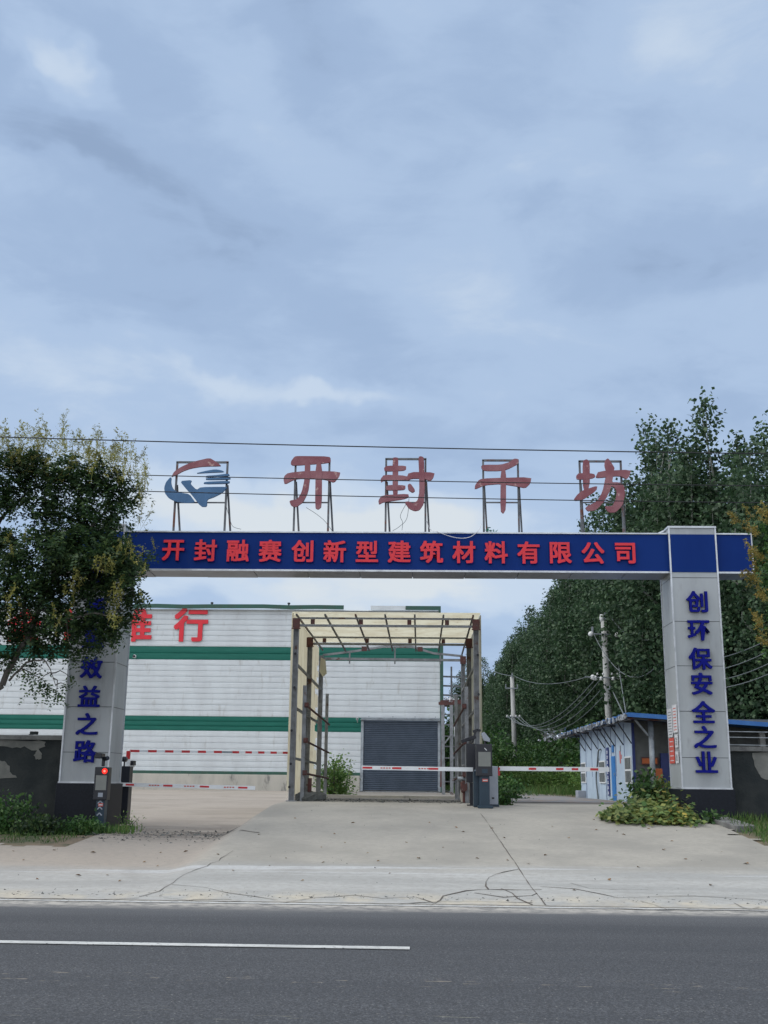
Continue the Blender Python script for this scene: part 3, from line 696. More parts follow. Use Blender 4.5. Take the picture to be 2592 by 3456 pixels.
MB().lathe((cc.x, 59.72, cc.z), [(.09, .14), (.10, 0), (.08, -.05)], 14, 'y').build('camera_body', 'porcelain', o, True)
MB().lathe((cc.x, 59.64, cc.z), [(.07, 0.02), (.075, -.02), (.03, -.05)], 12, 'y').build('lens', 'black_plastic', o, True)

# ------------------------------------------------------------------ open steel lean-to frame and scaffold right of the warehouse
o = thing('steel_scaffold', (2.2, 52, .9), 'rusty steel scaffold tower with crossbars standing right of the roller door', 'scaffold')
m = MB()
def pt(x, y, Y): return at(x, y, Y)
YS = 50
def sb(x1, y1, x2, y2, w=.10, Y=YS, Yb=None): m.bar(pt(x1, y1, Y), pt(x2, y2, Yb or Y), w)
for (xa, xb) in ((953, 958), (973, 976), (990, 993)):
    m.bar(pt(xb, 1716, YS), pt(xb-(xb-xa)*.4, 1516, YS), .15 if xa < 990 else .1)
m.each('post', 'steel_grey', o)
m = MB(); sb(950, 1519, 1006, 1519, .16); sb(952, 1514, 1002, 1513, .07); sb(950, 1519, 965, 1524, .12, YS, YS+2); sb(958, 1520, 953, 1700, .12)
m.build('platform', 'rust', o)
m = MB()
for y in (1543, 1565, 1590, 1612, 1637, 1662, 1688): sb(955, y, 1000, y+1, .055, YS+.2)
for y in (1543, 1590, 1637, 1680): sb(972, y, 1006, y-4, .05, YS+1.5)
sb(960, 1606, 976, 1585, .06, YS-.2)
m.each('crossbar', 'steel_grey', o)
m = MB(); sb(983, 1570, 991, 1716, .10, YS-.6); m.build('pale_pipe', 'porcelain', o)
m = MB(); rr_ = random.Random(3)
for i in range(46):
    c = pt(960+rr_.gauss(14, 7), 1513+rr_.gauss(-2, 2), YS+rr_.uniform(-.4, .4)); u = Vector([rr_.uniform(-.09, .09) for _ in range(3)]); v = Vector([rr_.uniform(-.08, .08) for _ in range(3)])
    m.add([c, c+u, c+u+v, c+v], [(0, 1, 2, 3)])
tag(m.build('torn_plastic', 'paper_white'), 'crumpled white plastic sheeting on top of the rusty scaffold', 'plastic sheet')
o = thing('pipe_rack', (2.5, 70, .9), 'open steel side frame with level bars against the sky behind the scaffold', 'steel frame')
m = MB()
for y in (1461, 1481, 1487+14): m.bar(pt(950, y, 62), pt(1008, y+2, 62), .09)
for x in (975, 1000): m.bar(pt(x, 1440, 62), pt(x, 1710, 62), .10)
m.each('bar', 'steel_grey', o)

# ------------------------------------------------------------------ covered truck wash frame
tw = thing('truck_wash_shelter', (-.8, 29, .98), 'tall rusty steel drive-through shelter clad in weathered cream sheets', 'shelter')
YF, YM, YR = 29.0, 32.9, 37.0
L0, R0 = -3.20, 1.62
ztop = 5.62
cols = [('L', YF, at(640, 1345, YF).z), ('L', YM, at(700, 1365, YM).z), ('L', YR, at(690, 1410, YR).z)]
def col_(x, Y, zt, w=.14):
    m = MB(); m.box((x-w/2, Y-.011, H(x, Y)-.1), (x+w/2, Y+.011, zt)); m.box((x-w/2, Y-.085, H(x, Y)-.1), (x-w/2+.016, Y-.0115, zt)); m.box((x-w/2, Y+.0115, H(x, Y)-.1), (x-w/2+.016, Y+.085, zt))
    m.box((x+w/2-.016, Y-.085, H(x, Y)-.1), (x+w/2, Y-.0115, zt)); m.box((x+w/2-.016, Y+.0115, H(x, Y)-.1), (x+w/2, Y+.085, zt))
    m.box((x-.13, Y-.12, H(x, Y)-.02), (x+.13, Y+.12, H(x, Y)+.02))
    return m.build('column', 'steel_grey', tw)
for Y, zt in ((YF, 5.74), (YM, 5.72), (YR, 5.62)):
    col_(L0, Y, zt); col_(R0, Y, zt)
# inner splash-rail posts
for x, s in ((L0+.26, 1), (R0-.26, -1)):
    for Y, zt in ((YF+.15, 3.95), (YM+.9, 3.8), (YR-.4, 4.3)):
        m = MB(); m.bar((x, Y, H(x, Y)-.1), (x, Y, zt), .10, .08); m.build('rail_post', 'steel_grey', tw)
for x, s in ((L0+.26, 1), (R0-.26, -1)):
    for z in (1.55, 2.38, 3.30):
        m = MB(); m.tube((x+.06*s, YF-.02, z+.12), (x+.06*s, YR+.05, z), .03); m.build('spray_pipe', 'rust', tw)
        c = (x+.06*s, YF+.12, z+.14)
        MB().box((c[0]-.055, c[1]-.06, c[2]-.07), (c[0]+.055, c[1]+.06, c[2]+.06)).build('pipe_clamp', 'rust', tw)
for x in (L0+.03, R0-.03):
    for z in (2.0, 3.3, 4.45): MB().bar((x, YF+.09, z+.05), (x, YR-.09, z), .06).build('side_rail', 'steel_grey', tw)
# top chords
for Y, za, zb in ((YF, 5.54, 5.74), (YM, 5.52, 5.72)):
    m = MB(); m.bar((L0+.09, Y, za), (R0-.09, Y, za), .065, .06); m.bar((L0+.09, Y, zb), (R0-.09, Y, zb), .06, .045)
    b = m.build('top_beam', 'steel_grey', tw)
    m = MB()
    for t in (.09, .36, .63, .84):
        x = L0+(R0-L0)*t; m.box((x-.055, Y-.012, za+.039), (x+.055, Y+.012, zb-.031))
    for x in (L0, R0): m.box((x-.10, Y-.10, za-.07), (x+.10, Y-.087, zb-.02)); m.box((x-.12, Y-.14, za-.11), (x+.12, Y-.101, za-.08))
    m.each('gusset_plate', 'rust', b)
# rear arched truss
xm = (L0+R0)/2; m = MB(); zl = 5.55
arch = [(L0+.05, zl+.08), (L0+1.2, 5.78), (xm-.2, 5.95), (xm+.7, 5.93), (R0-1.0, 5.72), (R0, zl+.08)]
for a, b in zip(arch, arch[1:]): m.bar((a[0], YR, a[1]), (b[0], YR, b[1]), .07, .07)
m.bar((L0, YR, zl-.04), (R0, YR, zl-.06), .08, .08)
for t in (.2, .52, .84):
    x = L0+(R0-L0)*t; zt = np.interp(x, [a[0] for a in arch], [a[1] for a in arch]); m.bar((x, YR, zl-.2), (x, YR, zt), .05)
rt = m.build('arched_truss', 'steel_grey', tw)
m = MB()
for x in (xm-.95, xm+.95, R0): m.box((x-.09, YR-.06, 5.77), (x+.09, YR-.045, 5.93)) if x < R0 else m.box((x-.10, YR-.10, 5.36), (x+.10, YR-.088, 5.62))
m.each('gusset_plate', 'rust', rt)
# purlins
for t in (.0, .16, .33, .495, .66, .82, .985):
    x = L0+(R0-L0)*t; MB().bar((x, YF-.12, 5.82), (x+.04, YR+.05, 5.80 if t < .9 else 5.7), .045, .045).build('purlin', 'frame_steel', tw)
# corrugated sheets
def corr(p0, du, dv, nu, nv, nrm, mat, name, amp=.02, ragged=None, th=.004):
    p0, du, dv, nrm = map(Vector, (p0, du, dv, nrm)); m = MB()
    for j in range(nv+1):
        for i in range(nu+1):
            p = p0+du*(i/nu)+dv*(j/nv)+nrm*(amp*(1 if (i//2) % 2 else -1)); m.v.append(tuple(p))
    for j in range(nv):
        for i in range(nu):
            if ragged and ragged(i/nu, j/nv): continue
            m.f.append((j*(nu+1)+i, j*(nu+1)+i+1, (j+1)*(nu+1)+i+1, (j+1)*(nu+1)+i))
    o = m.build(name, mat, tw)
    return o
# roof: runs back to just short of the rear truss, ragged edge
corr((L0-.12, YF-.18, 5.885), (R0-L0+.24, 0, 0), (0, YR-YF-1.4, -.01), 2, 30, (0, 0, 1), 'cream_sheet', 'roof_sheet', 0, lambda u, v: False)
rg = random.Random(5); cut = [rg.uniform(.78, .99) for _ in range(40)]
corr((L0-.11, YF-.05, .99+.05), (0, YR-YF+.1, 0), (0, 0, 4.84), 110, 24, (1, 0, 0), 'cream_sheet', 'side_sheet', .018, lambda u, v: u > min(1, cut[int(v*39)]+.10) or (v < .12 and u > .85) or (v < .04 and rg.random() < .3))
corr((R0+.13, YF-.05, 1.3), (0, YR-YF-1.2, 0), (0, 0, 4.56), 90, 24, (1, 0, 0), 'cream_sheet', 'side_sheet', .018, lambda u, v: u > .9+.1*math.sin(v*20))
MB().prism([at(693, 1420, YR-.3), at(703, 1425, YR-.3), at(706, 1455, YR-.3), at(697, 1462, YR-.3), at(690, 1450, YR-.3)], (0, .01, 0)).build('torn_sheet', 'cream_sheet', tw)
MB().bar(at(697, 1440, YR-.3), at(706, 1482, YR-.3), .03, .01).build('torn_sheet', 'cream_sheet', tw)
for (x, y) in ((640, 1412), (638, 1485), (632, 1578), (630, 1650), (627, 1735-35), (1030, 1415), (1032, 1500), (1034, 1578)):
    p = at(x-2 if x < 800 else x+2, y, YF-.1); MB().lathe((p.x, YF-.09, p.z), [(.03, -.03), (.035, -.03), (.035, .02)], 8, 'y').build('bolt', 'black_plastic', tw)
# kerb blocks under the shelter
def rock(c, sx, sy, sz, seed):
    r = random.Random(seed); m = MB(); n, k = 12, 7; vs = []
    for j in range(k):
        ph = -math.pi/2+math.pi*(j+.5)/k
        for i in range(n):
            th = 2*math.pi*i/n; f = 1+r.uniform(-.16, .16)
            sq = lambda v: math.copysign(abs(v)**.55, v)
            vs.append((c[0]+sx*f*sq(math.cos(ph))*sq(math.cos(th)), c[1]+sy*f*sq(math.cos(ph))*sq(math.sin(th)), c[2]+sz*f*sq(math.sin(ph))))
    fs = [(j*n+i, j*n+(i+1) % n, (j+1)*n+(i+1) % n, (j+1)*n+i) for j in range(k-1) for i in range(n)]+[tuple(range(n))[::-1], tuple(range((k-1)*n, k*n))]
    return m.add(vs, fs)
for i, (x, y, w) in enumerate(((660, 1725, .28), (678, 1722, .24))):
    p = at(x, y, YF+.1); o = rock((p.x, YF+.35+i*.5, 1.02), w, .25, .17, i).build('concrete_block', 'stone_rubble')
    tag(o, ('rough concrete block at the foot of the front left shelter column', 'second rough concrete block just inside the left shelter column')[i], 'block')
p = at(1008, 1715, YF+.5)
o = rock((p.x, YF+.6, 1.12), .16, .2, .30, 9).build('concrete_block', 'concrete_base'); tag(o, 'upright lump of broken concrete beneath the right shelter posts', 'block')
o = thing('washing_pump', (at(1003, 1690, YF+.2).x, YF+.2, .98), 'rusty pump fitting with pale pipe stubs at the right side of the shelter', 'pump')
p = at(1003, 1690, YF+.2); m = MB(); m.tube((p.x-.18, YF+.2, 1.58), (p.x+.2, YF+.2, 1.57), .055); m.build('pipe', 'galv', o)
rock((p.x, YF+.2, 1.38), .10, .1, .15, 4).build('pump_body', 'rust', o); MB().lathe((p.x-.02, YF+.09, 1.34), [(.03, -.02), (.09, -.02), (.09, .01), (.03, .02)], 12, 'y').build('flange', 'rust', o)
MB().tube((p.x, YF+.2, .95), (p.x, YF+.2, 1.3), .05).build('pipe', 'rust', o)
o = thing('drain_pump', (L0+.36, YF+.5, 1.0), 'rusty pipe elbow rising from the concrete blocks by the left shelter rail', 'pipe fitting')
MB().tube((L0+.42, YF+.5, 1.1), (L0+.42, YF+.5, 1.55), .055).build('pipe', 'rust', o); MB().lathe((L0+.42, YF+.5, 1.36), [(.05, 0), (.09, 0), (.09, .03), (.05, .03)], 12).build('flange', 'rust', o)
# pale threshold kerb across the far end
for Y, x0, x1 in ((YR+.5, -3.0, 1.4),):
    tag(MB().box((x0, Y, .9), (x1, Y+.18, 1.02)).build('threshold_kerb', 'concrete_base', bevel=.015), 'low pale concrete kerb across the far end of the shelter', 'kerb')

# ------------------------------------------------------------------ barriers, kiosks, cabinets
def boom(parent, x0, x1, y, z0, z1, w, h, reds, marks=()):
    b = MB().bar((x0, y, z0), (x1, y, z1), w, h).build('boom_arm', 'white_paint', parent)
    zf = lambda x: z0+(z1-z0)*(x-x0)/(x1-x0)
    for a, c in reds: MB().bar((a, y-w/2-.0015, zf(a)), (c, y-w/2-.0015, zf(c)), .003, h*.48).build('red_band', 'signal_red', b)
    for a in marks:
        m = MB()
        for k in range(4): m.box((a+k*.065, y-w/2-.003, zf(a)-.014), (a+k*.065+.045, y-w/2-.001, zf(a)+.012))
        m.build('marking', 'paper_red', b)
    return b
def hx(x, y, Y): return at(x, y, Y).x
def hz(x, y, Y): return at(x, y, Y).z
YB = 26.6
bg1 = thing('boom_barrier', (1.8, 27.0, .95), 'grey cabinet boom barrier between the shelter and guard hut with its white arm reaching right', 'barrier')
cab = MB().box((hx(1053, 1700, 27), 27.0, .97), (hx(1076, 1700, 27), 27.35, hz(1060, 1655, 27))).build('cabinet', 'cabinet_grey', bg1, bevel=.012)
x0 = hx(1053, 1700, 27); x1 = hx(1076, 1700, 27)
MB().box((x0-.02, 26.97, .93), (x1+.02, 27.38, .985)).build('base_plate', 'dark_teal', bg1)
MB().box((x0+.10, 26.992, 1.11), (x0+.16, 26.999, 1.15)).build('lock', 'black_plastic', cab)
MB().box((x0+.07, 26.990, 1.66), (x0+.12, 26.998, 1.69)).build('lock', 'black_plastic', cab)
MB().box((x1+.001, 27.1, 1.66), (x1+.06, 27.22, 1.84)).build('hub', 'signal_red', bg1)
boom(bg1, x1+.04, hx(1316, 1661, 27.1), 27.12, hz(1080, 1660, 27.1), hz(1316, 1662, 27.1), .05, .105, [(hx(a, 1661, 27.1), hx(b, 1661, 27.1)) for a, b in ((1077, 1080), (1142, 1158), (1201, 1217), (1235, 1249), (1275, 1292))])
bg2 = thing('boom_barrier', (1.5, 26.7, .95), 'dark teal boom barrier post with a white arm reaching left across the shelter mouth', 'barrier')
xa, xb = hx(1023, 1700, 26.6), hx(1037, 1700, 26.6)
c2 = MB().box((xa, 26.6, .93), (xb, 26.95, hz(1030, 1667, 26.6))).build('cabinet', 'dark_teal', bg2, bevel=.012)
MB().lathe(((xa+xb)/2, 26.63, hz(1030, 1667, 26.6)-.01), [((xb-xa)/2, 0), ((xb-xa)/2*.8, .05), (.02, .07)], 12).build('cap', 'dark_teal', c2, True)
boom(bg2, xa-.005, hx(781, 1657, 26.7), 26.72, hz(1020, 1662, 26.7), hz(781, 1658, 26.7), .05, .095, [(hx(b, 1660, 26.7), hx(a, 1660, 26.7)) for a, b in ((783, 804), (847, 867), (926-.5, 946.5), )] , [hx(822, 1659, 26.7), hx(904, 1659, 26.7)])
def kiosk(Y, xl, xr, zb, zt, label, lamp, cambox):
    w = xr-xl; o = thing('payment_kiosk', ((xl+xr)/2, Y, zb), label, 'kiosk'); zs = zb+(zt-zb)*.49
    MB().box((xl+w*.20, Y+.03, zb+.03), (xr-w*.18, Y+.26, zs+.02)).build('stand', 'dark_teal', o, bevel=.01)
    MB().box((xl+w*.08, Y-.06, zb-.02), (xr+w*.02, Y+.32, zb+.035)).build('base_plate', 'dark_teal', o, bevel=.006)
    h = MB().box((xl, Y-.03, zs), (xr, Y+.22, zt)).build('housing', 'black_plastic', o, bevel=.012); hh = zt-zs
    s = MB().box((xl+w*.13, Y-.036, zt-hh*.70), (xr-w*.10, Y-.028, zt-hh*.25)).build('screen', 'screen_grey', h)
    MB().box((xl+w*.36, Y-.036, zs+hh*.09), (xr-w*.30, Y-.028, zs+hh*.22)).build('keypad', 'cabinet_grey' if lamp else 'dark_teal', h)
    k = MB().box((xl+w*.38, Y+.022, zs-.13), (xr-w*.28, Y+.032, zs-.065)).build('red_label', 'paper_red', o)
    MB().box((xl+w*.41, Y+.017, zs-.11), (xr-w*.31, Y+.0215, zs-.085)).build('print', 'paper_white', k)
    if lamp:
        r = MB().lathe((xr-w*.28, Y-.032, zt-hh*.12), [(.001, -.018), (.052, -.012), (.06, .004)], 20, 'y').build('red_signal', 'red_lamp', h, True)
        MB().lathe((xr-w*.28, Y-.052, zt-hh*.12), [(.001, -.004), (.024, 0), (.026, .006)], 16, 'y').build('lamp_core', 'red_core', r)
        for i in range(3):
            z = zb+.60-i*.12; xc = (xl+xr)/2
            m = MB(); m.bar((xc-.05, Y+.025, z-.03), (xc, Y+.025, z+.02), .01, .022); m.bar((xc+.05, Y+.0275, z-.03), (xc, Y+.0275, z+.02), .01, .022); m.build('arrow_mark', 'cabinet_grey', o)
    else:
        m = MB(); m.bar((xl+w*.52, Y-.035, zt-hh*.13), (xl+w*.60, Y-.035, zt-hh*.17), .01, .016); m.bar((xl+w*.60, Y-.0355, zt-hh*.17), (xl+w*.66, Y-.0355, zt-hh*.20), .01, .016); m.build('mark', 'white_paint', h)
    return o
kl = kiosk(23.2, hx(203, 1700, 23.2), hx(233, 1700, 23.2), .42, hz(218, 1657, 23.2), 'slim black entry kiosk with a glowing red round light before the left pillar', True, 0)
p = at(218, 1652, 23.2); c = thing('plate_camera', (p.x, 23.3, p.z), 'small black camera on top of the kiosk with the red light', 'camera')
m = MB(); m.tube((p.x+.02, 23.3, p.z-.03), (p.x+.02, 23.3, p.z+.14), .035); m.build('stem', 'black_plastic', c)
MB().box((p.x-.12, 23.12, p.z+.13), (p.x+.02, 23.42, p.z+.24)).build('camera_body', 'black_plastic', c, bevel=.015); MB().tube((p.x+.03, 23.3, p.z+.12), (p.x+.13, 23.22, p.z+.14), .045).build('lamp', 'black_plastic', c)
kr = kiosk(26.3, hx(1029, 1700, 26.3), hx(1064, 1700, 26.3), .93, hz(1040, 1607, 26.3), 'dark payment kiosk with a grey screen and red label standing by the right barrier', False, 1)
p = at(1048, 1606, 26.4); c = thing('plate_camera', (p.x, 26.4, p.z), 'tilted grey camera housing on top of the right kiosk', 'camera')
MB().tube((p.x, 26.4, p.z-.03), (p.x, 26.4, p.z+.06), .03).build('stem', 'black_plastic', c)
MB().prism([(p.x-.10, 26.25, p.z+.24), (p.x-.02, 26.25, p.z+.26), (p.x+.11, 26.25, p.z+.10), (p.x+.10, 26.25, p.z+.03), (p.x-.03, 26.25, p.z+.06)], (0, .28, 0)).build('camera_body', 'cabinet_grey', c, bevel=.01)
# the dark display box behind it
o = thing('display_box', (hx(1018, 1700, 27.4), 27.4, .95), 'tall dark blue display box on a post behind the right kiosk', 'display')
MB().box((hx(1007, 1650, 27.4), 27.4, hz(1015, 1690, 27.4)), (hx(1033, 1650, 27.4), 27.65, hz(1015, 1606, 27.4))).build('housing', 'black_plastic', o, bevel=.012)
MB().box((hx(1015, 1690, 27.4), 27.45, .93), (hx(1024, 1690, 27.4), 27.6, hz(1015, 1691, 27.4))).build('post', 'black_plastic', o)
MB().box((hx(1009, 1690, 27.4), 27.38, .93), (hx(1030, 1690, 27.4), 27.66, .965)).build('base_plate', 'black_plastic', o)
p = at(1012, 1603, 27.4); c = thing('plate_camera', (p.x, 27.5, p.z), 'long black camera on a bent arm above the dark display box', 'camera')
MB().bar((p.x-.18, 27.45, p.z+.01), (p.x+.18, 27.5, p.z+.14), .12, .09).build('camera_body', 'black_plastic', c, bevel=.01)
MB().bar((p.x+.1, 27.5, p.z-.02), (p.x+.19, 27.5, p.z+.30), .05).build('arm', 'black_plastic', c); MB().bar((p.x+.12, 27.5, p.z+.26), (p.x+.24, 27.45, p.z+.30), .06).build('lamp', 'black_plastic', c)
# left barrier
bg3 = thing('boom_barrier', (-6.5, 25.6, .45), 'boom barrier beside the left pillar with a low red and white arm', 'barrier')
xc0, xc1 = hx(261, 1700, 25.7), hx(277, 1700, 25.7)
MB().box((xc0-.1, 25.75, .40), (xc1, 26.05, hz(270, 1655, 25.8))).build('cabinet', 'black_plastic', bg3, bevel=.01)
boom(bg3, xc0-.3, hx(551, 1702, 25.7), 25.7, hz(262, 1694, 25.7), hz(551, 1702, 25.7), .05, .085, [(hx(a, 1697, 25.7), hx(b, 1697, 25.7)) for a, b in ((272, 290), (353, 373), (432, 452), (515, 535))], [hx(322, 1699, 25.7), hx(398, 1700, 25.7), hx(484, 1700, 25.7)])
p = at(271, 1640, 25.8); c = thing('plate_camera', (p.x, 25.8, p.z-.1), 'round black camera peeping out behind the left pillar', 'camera')
MB().lathe((p.x, 25.7, p.z), [(.02, -.12), (.06, -.11), (.065, .08), (.03, .1)], 12, 'y').build('camera_body', 'black_plastic', c, True); MB().tube((p.x-.02, 25.8, p.z-.16), (p.x-.02, 25.8, p.z-.03), .02).build('stem', 'black_plastic', c)
p = at(283, 1655, 27); o = thing('bollard_camera', (p.x, 27, .5), 'small white camera on a short post inside the left drive', 'camera')
MB().box((p.x-.03, 27, .45), (p.x+.03, 27.05, p.z-.03)).build('post', 'cabinet_grey', o); MB().box((p.x-.05, 26.92, p.z-.03), (p.x+.06, 27.12, p.z+.10)).build('camera_body', 'porcelain', o, bevel=.02); MB().box((p.x+.0, 26.905, p.z+.02), (p.x+.08, 27.14, p.z+.13)).build('hood', 'black_plastic', o)
# red and white height bar
hb = thing('height_limit_bar', (-6.3, 26.3, .5), 'red and white painted height limit frame across the left drive', 'height bar')
def striped(name, a, b, w, n, start=0):
    a, b = Vector(a), Vector(b); L = b-a
    q = MB().bar(a, b, w).build(name, 'white_paint', hb); m = MB()
    for i in range(n):
        if (i+start) % 2 == 0: m.bar(a+L*(i/n), a+L*((i+1)/n), w+.006)
    m.build('red_bands', 'signal_red', q); return q
YH = 26.3
A = at(268, 1775, YH); B = at(277.5, 1622, YH); Cc = at(640, 1626, YH)
XA = (A.x+B.x)/2-.0; striped('post', (XA, YH, H(XA, YH)-.05), (XA, YH, B.z), .075, 9, 0)
e_ = Vector((L0-.15, 29.3, B.z+.06)); striped('crossbar', (XA+.04, YH, B.z), Vector((XA+.04, YH, B.z)).lerp(e_, .55), .05, 11, 0)
e = Vector((L0-.15, 29.3, B.z+.06)); s_ = Vector((XA+.04, YH, B.z)); q1 = s_.lerp(e, .55); q2 = s_.lerp(e, .62)
MB().bar(q1, q2, .045).build('plain_bar', 'galv', hb); striped('crossbar', q2, e, .05, 9, 0)
# slab beside the right pillar and the kerb stone
o = MB(); P = [on(1480, 1757), on(1543, 1776), on(1556, 1768), on(1500, 1752)]
P = [Vector((6.05, 24.4, 0)), Vector((6.35, 22.4, 0)), Vector((6.75, 22.5, 0)), Vector((6.6, 23.9, 0)), Vector((6.3, 24.4, 0))]
o.prism([Vector((q.x, q.y, H(q.x, q.y)+.09)) for q in P], (0, 0, -.14)); tag(o.build('kerb_slab', 'concrete_cap', bevel=.01), 'loose grey concrete slab at the foot of the right pillar', 'slab')

# ------------------------------------------------------------------ guard hut
gh = thing('guard_hut', (7.05, 36, .9), 'low white panel guard hut with blue frames and a ragged blue roof', 'hut')
GX, G0, G1, GB, GT = 7.05, 36.0, 47.5, .82, 3.55
MB().box((GX+.03, G0+.03, GB), (16, G1, GT)).build('wall', 'shade_wall', gh)
ny = [G0+.06, 37.5, 39.1, 40.0, 41.2, 42.8, 44.4, 45.9, G1]
for a, b in zip(ny, ny[1:]):
    MB().box((GX-.01, a+.02, GB+.02), (GX+.028, b-.02, GT-.02)).build('wall_panel', 'booth_white', gh)
m = MB(); m.box((GX-.03, G0, GB), (GX+.05, G0+.10, GT)); m.build('corner_post', 'booth_blue', gh)
m = MB()
for y in ny[1:]: m.box((GX-.018, y-.022, GB+.9), (GX+.02, y+.022, GT-.1))
m.each('panel_joint', 'booth_blue', gh)
for y in ny[:-1]:
    MB().bar((GX-.02, y+.1, 2.75), (GX-.50, y+.1, 3.50), .035).build('eave_strut', 'black_plastic', gh)
def hutwin(y0, y1, z0, z1):
    w = MB().box((GX-.045, y0, z0), (GX-.012, y1, z1)).build('window', 'white_paint', gh)
    zm = (z0+z1)/2
    for a, b in ((z0+.05, zm-.03), (zm+.03, z1-.05)): MB().box((GX-.049, y0+.06, a), (GX-.046, y1-.06, b)).build('pane', 'window_glass', w)
    MB().box((GX-.02, y0-.05, z0-.75), (GX-.011, y0-.01, z0-.01)).build('blue_line', 'booth_blue', gh)
hutwin(36.3, 37.4, 1.48, 2.36); hutwin(41.3, 42.6, 1.48, 2.30); hutwin(46.0, 47.2, 1.48, 2.30)
d = MB().box((GX-.04, 39.25, GB+.04), (GX-.012, 39.95, 2.42)).build('door', 'bright_blue', gh); MB().box((GX-.06, 39.35, 1.75), (GX-.041, 39.40, 1.85)).build('handle', 'galv', d)
s = MB().box((GX-.05, 40.45, 1.05), (GX-.02, 40.85, 2.75)).build('blue_sign', 'booth_blue', gh); t = MB()
for k in range(9):
    z = 2.60-k*.18
    t.box((GX-.055, 40.53, z-.06), (GX-.051, 40.77, z-.035)); t.box((GX-.055, 40.53, z), (GX-.051, 40.77, z+.02)); t.box((GX-.0552, 40.62, z-.055), (GX-.0512, 40.68, z+.045))
t.build('white_characters', 'white_paint', s)
MB().box((GX-.04, 39.45, 2.55), (GX-.012, 39.75, 2.80)).build('blue_plate', 'bright_blue', gh)
for (y, z, h_) in ((38.3, 2.15, .42), (38.05, 2.3, .14), (46.6, 2.05, .25), (38.2, 2.55, .2)):
    m = MB(); m.bar((GX-.014, y, z), (GX-.014, y, z+h_), .01, .16 if h_ > .3 else .1); m.build('red_marking', 'paper_red' if h_ != .2 else 'wire_grey', gh)
m = MB(); m.path(curve3([(GX-.05, 43.0, .9), (GX-.08, 43.1, 1.7), (GX-.06, 42.8, 2.2), (GX-.09, 42.3, 2.65), (GX-.05, 42.0, 2.72)]), .03, 6); m.build('hanging_hose', 'wire_grey', gh)
m = MB(); m.box((GX-.35, 46.2, GB), (GX-.02, 46.9, GB+.35)); m.build('air_unit', 'cabinet_grey', gh, bevel=.02)
# roof
e1, e2 = at(1353, 1540, 34.0), at(1205, 1587, 51.0)
RZ = 3.60
m = MB()
nr = 34
for i in range(nr+1):
    y = 34.0+17*i/nr
    for j, (x, z) in enumerate(((6.52, RZ), (16.5, RZ-.62))): m.v.append((x, y+(.05 if j else 0), z+(.03 if i % 2 else -.03)))
m.f = [(2*i, 2*i+1, 2*i+3, 2*i+2) for i in range(nr)]
ro = m.build('roof', 'roof_blue', gh); md = ro.modifiers.new('thickness', 'SOLIDIFY'); md.thickness = .03; md.offset = -1
m = MB()
for i in range(52):
    y = 34+i/51*17; a = Vector((6.50+random.uniform(-.04, .03), y, RZ-.01)); m.add([a, a+Vector((0, .36, random.uniform(-.02, .03))), a+Vector((random.uniform(-.06, .05), .36, -.10-random.random()*.10)), a+Vector((random.uniform(-.06, .05), 0, -.10-random.random()*.09))], [(0, 1, 2, 3)])
m.build('torn_edge_foil', 'foil', ro)
m = MB(); c = Vector((6.5, 50.6, RZ-.08))
for i in range(90):
    a = c+Vector((random.uniform(-.75, .25), random.uniform(-3.4, 1.2), random.gauss(0, .13))); u = Vector((random.uniform(-.12, .12), random.uniform(-.35, .35), random.uniform(-.06, .06))); v = Vector((random.uniform(-.1, .1), random.uniform(-.2, .2), random.uniform(-.12, .02)))
    m.add([a, a+u, a+u+v, a+v], [(0, 1, 2, 3)])
m.build('crumpled_foil', 'foil', ro)
MB().bar((6.52, 33.98, RZ-.05), (16.5, 34.0, RZ-.67), .06, .13).build('front_gutter', 'roof_blue', ro)
for y in (34.2, 36, 39, 42, 45, 48): MB().bar((6.55, y, RZ-.13), (9.5, y, RZ-.31), .05, .08).build('rafter', 'frame_steel', gh)
MB().bar((6.62, 34.1, RZ-.17), (6.62, 50.8, RZ-.17), .05).build('purlin', 'frame_steel', gh)
MB().tube((hx(1407, 1600, 34.6), 34.6, .85), (hx(1407, 1600, 34.6), 34.6, 3.42), .085, n=12).build('porch_post', 'galv', gh, True)
MB().bar((6.8, 34.3, 3.42), (hx(1400, 1600, 34.6), 34.6, 2.95), .05).build('eave_strut', 'galv', gh)
MB().box((hx(1428, 1650, 35.9), 35.90, .85), (hx(1450, 1650, 35.9), 36.02, 2.45)).build('door', 'booth_blue', gh)
b = MB().box((hx(1385, 1600, 35.9), 35.95, hz(1385, 1652, 35.9)), (hx(1421, 1600, 35.9), 36.02, hz(1385, 1635, 35.9))).build('notice_board', 'rust', gh)
m = MB()
for k in range(4):
    x = hx(1388+k*8, 1645, 35.9); m.box((x, 35.943, hz(1385, 1649, 35.9)), (x+.12, 35.949, hz(1385, 1638, 35.9)))
m.build('notice', 'orange_board', b)
MB().box((hx(1410, 1600, 35.6), 35.6, .85), (hx(1428, 1600, 35.6), 35.85, hz(1415, 1660, 35.6))).build('orange_cabinet', 'orange_board', gh, bevel=.02)
m = MB()
for x in (10.6, 12.4, 14.4): m.box((x, 34.3, .8), (x+.16, 34.46, 3.3-(x-6.5)*.06))
m.each('porch_post', 'concrete_cap', gh); MB().box((9.6, 34.5, .8), (16, 34.62, 2.2)).build('low_wall', 'plaster_grey', gh)
o = thing('fence', (9.8, 30, 1), 'thin wire fence rails seen right of the right pillar', 'fence'); m = MB()
for z in (2.55, 2.75, 2.9): m.bar((7.5, 30, z), (14, 30, z-.05), .02)
for x in (8, 9.6, 11.2, 12.8): m.bar((x, 30, .8), (x, 30, 3.0), .05)
m.each('rail', 'galv', o)

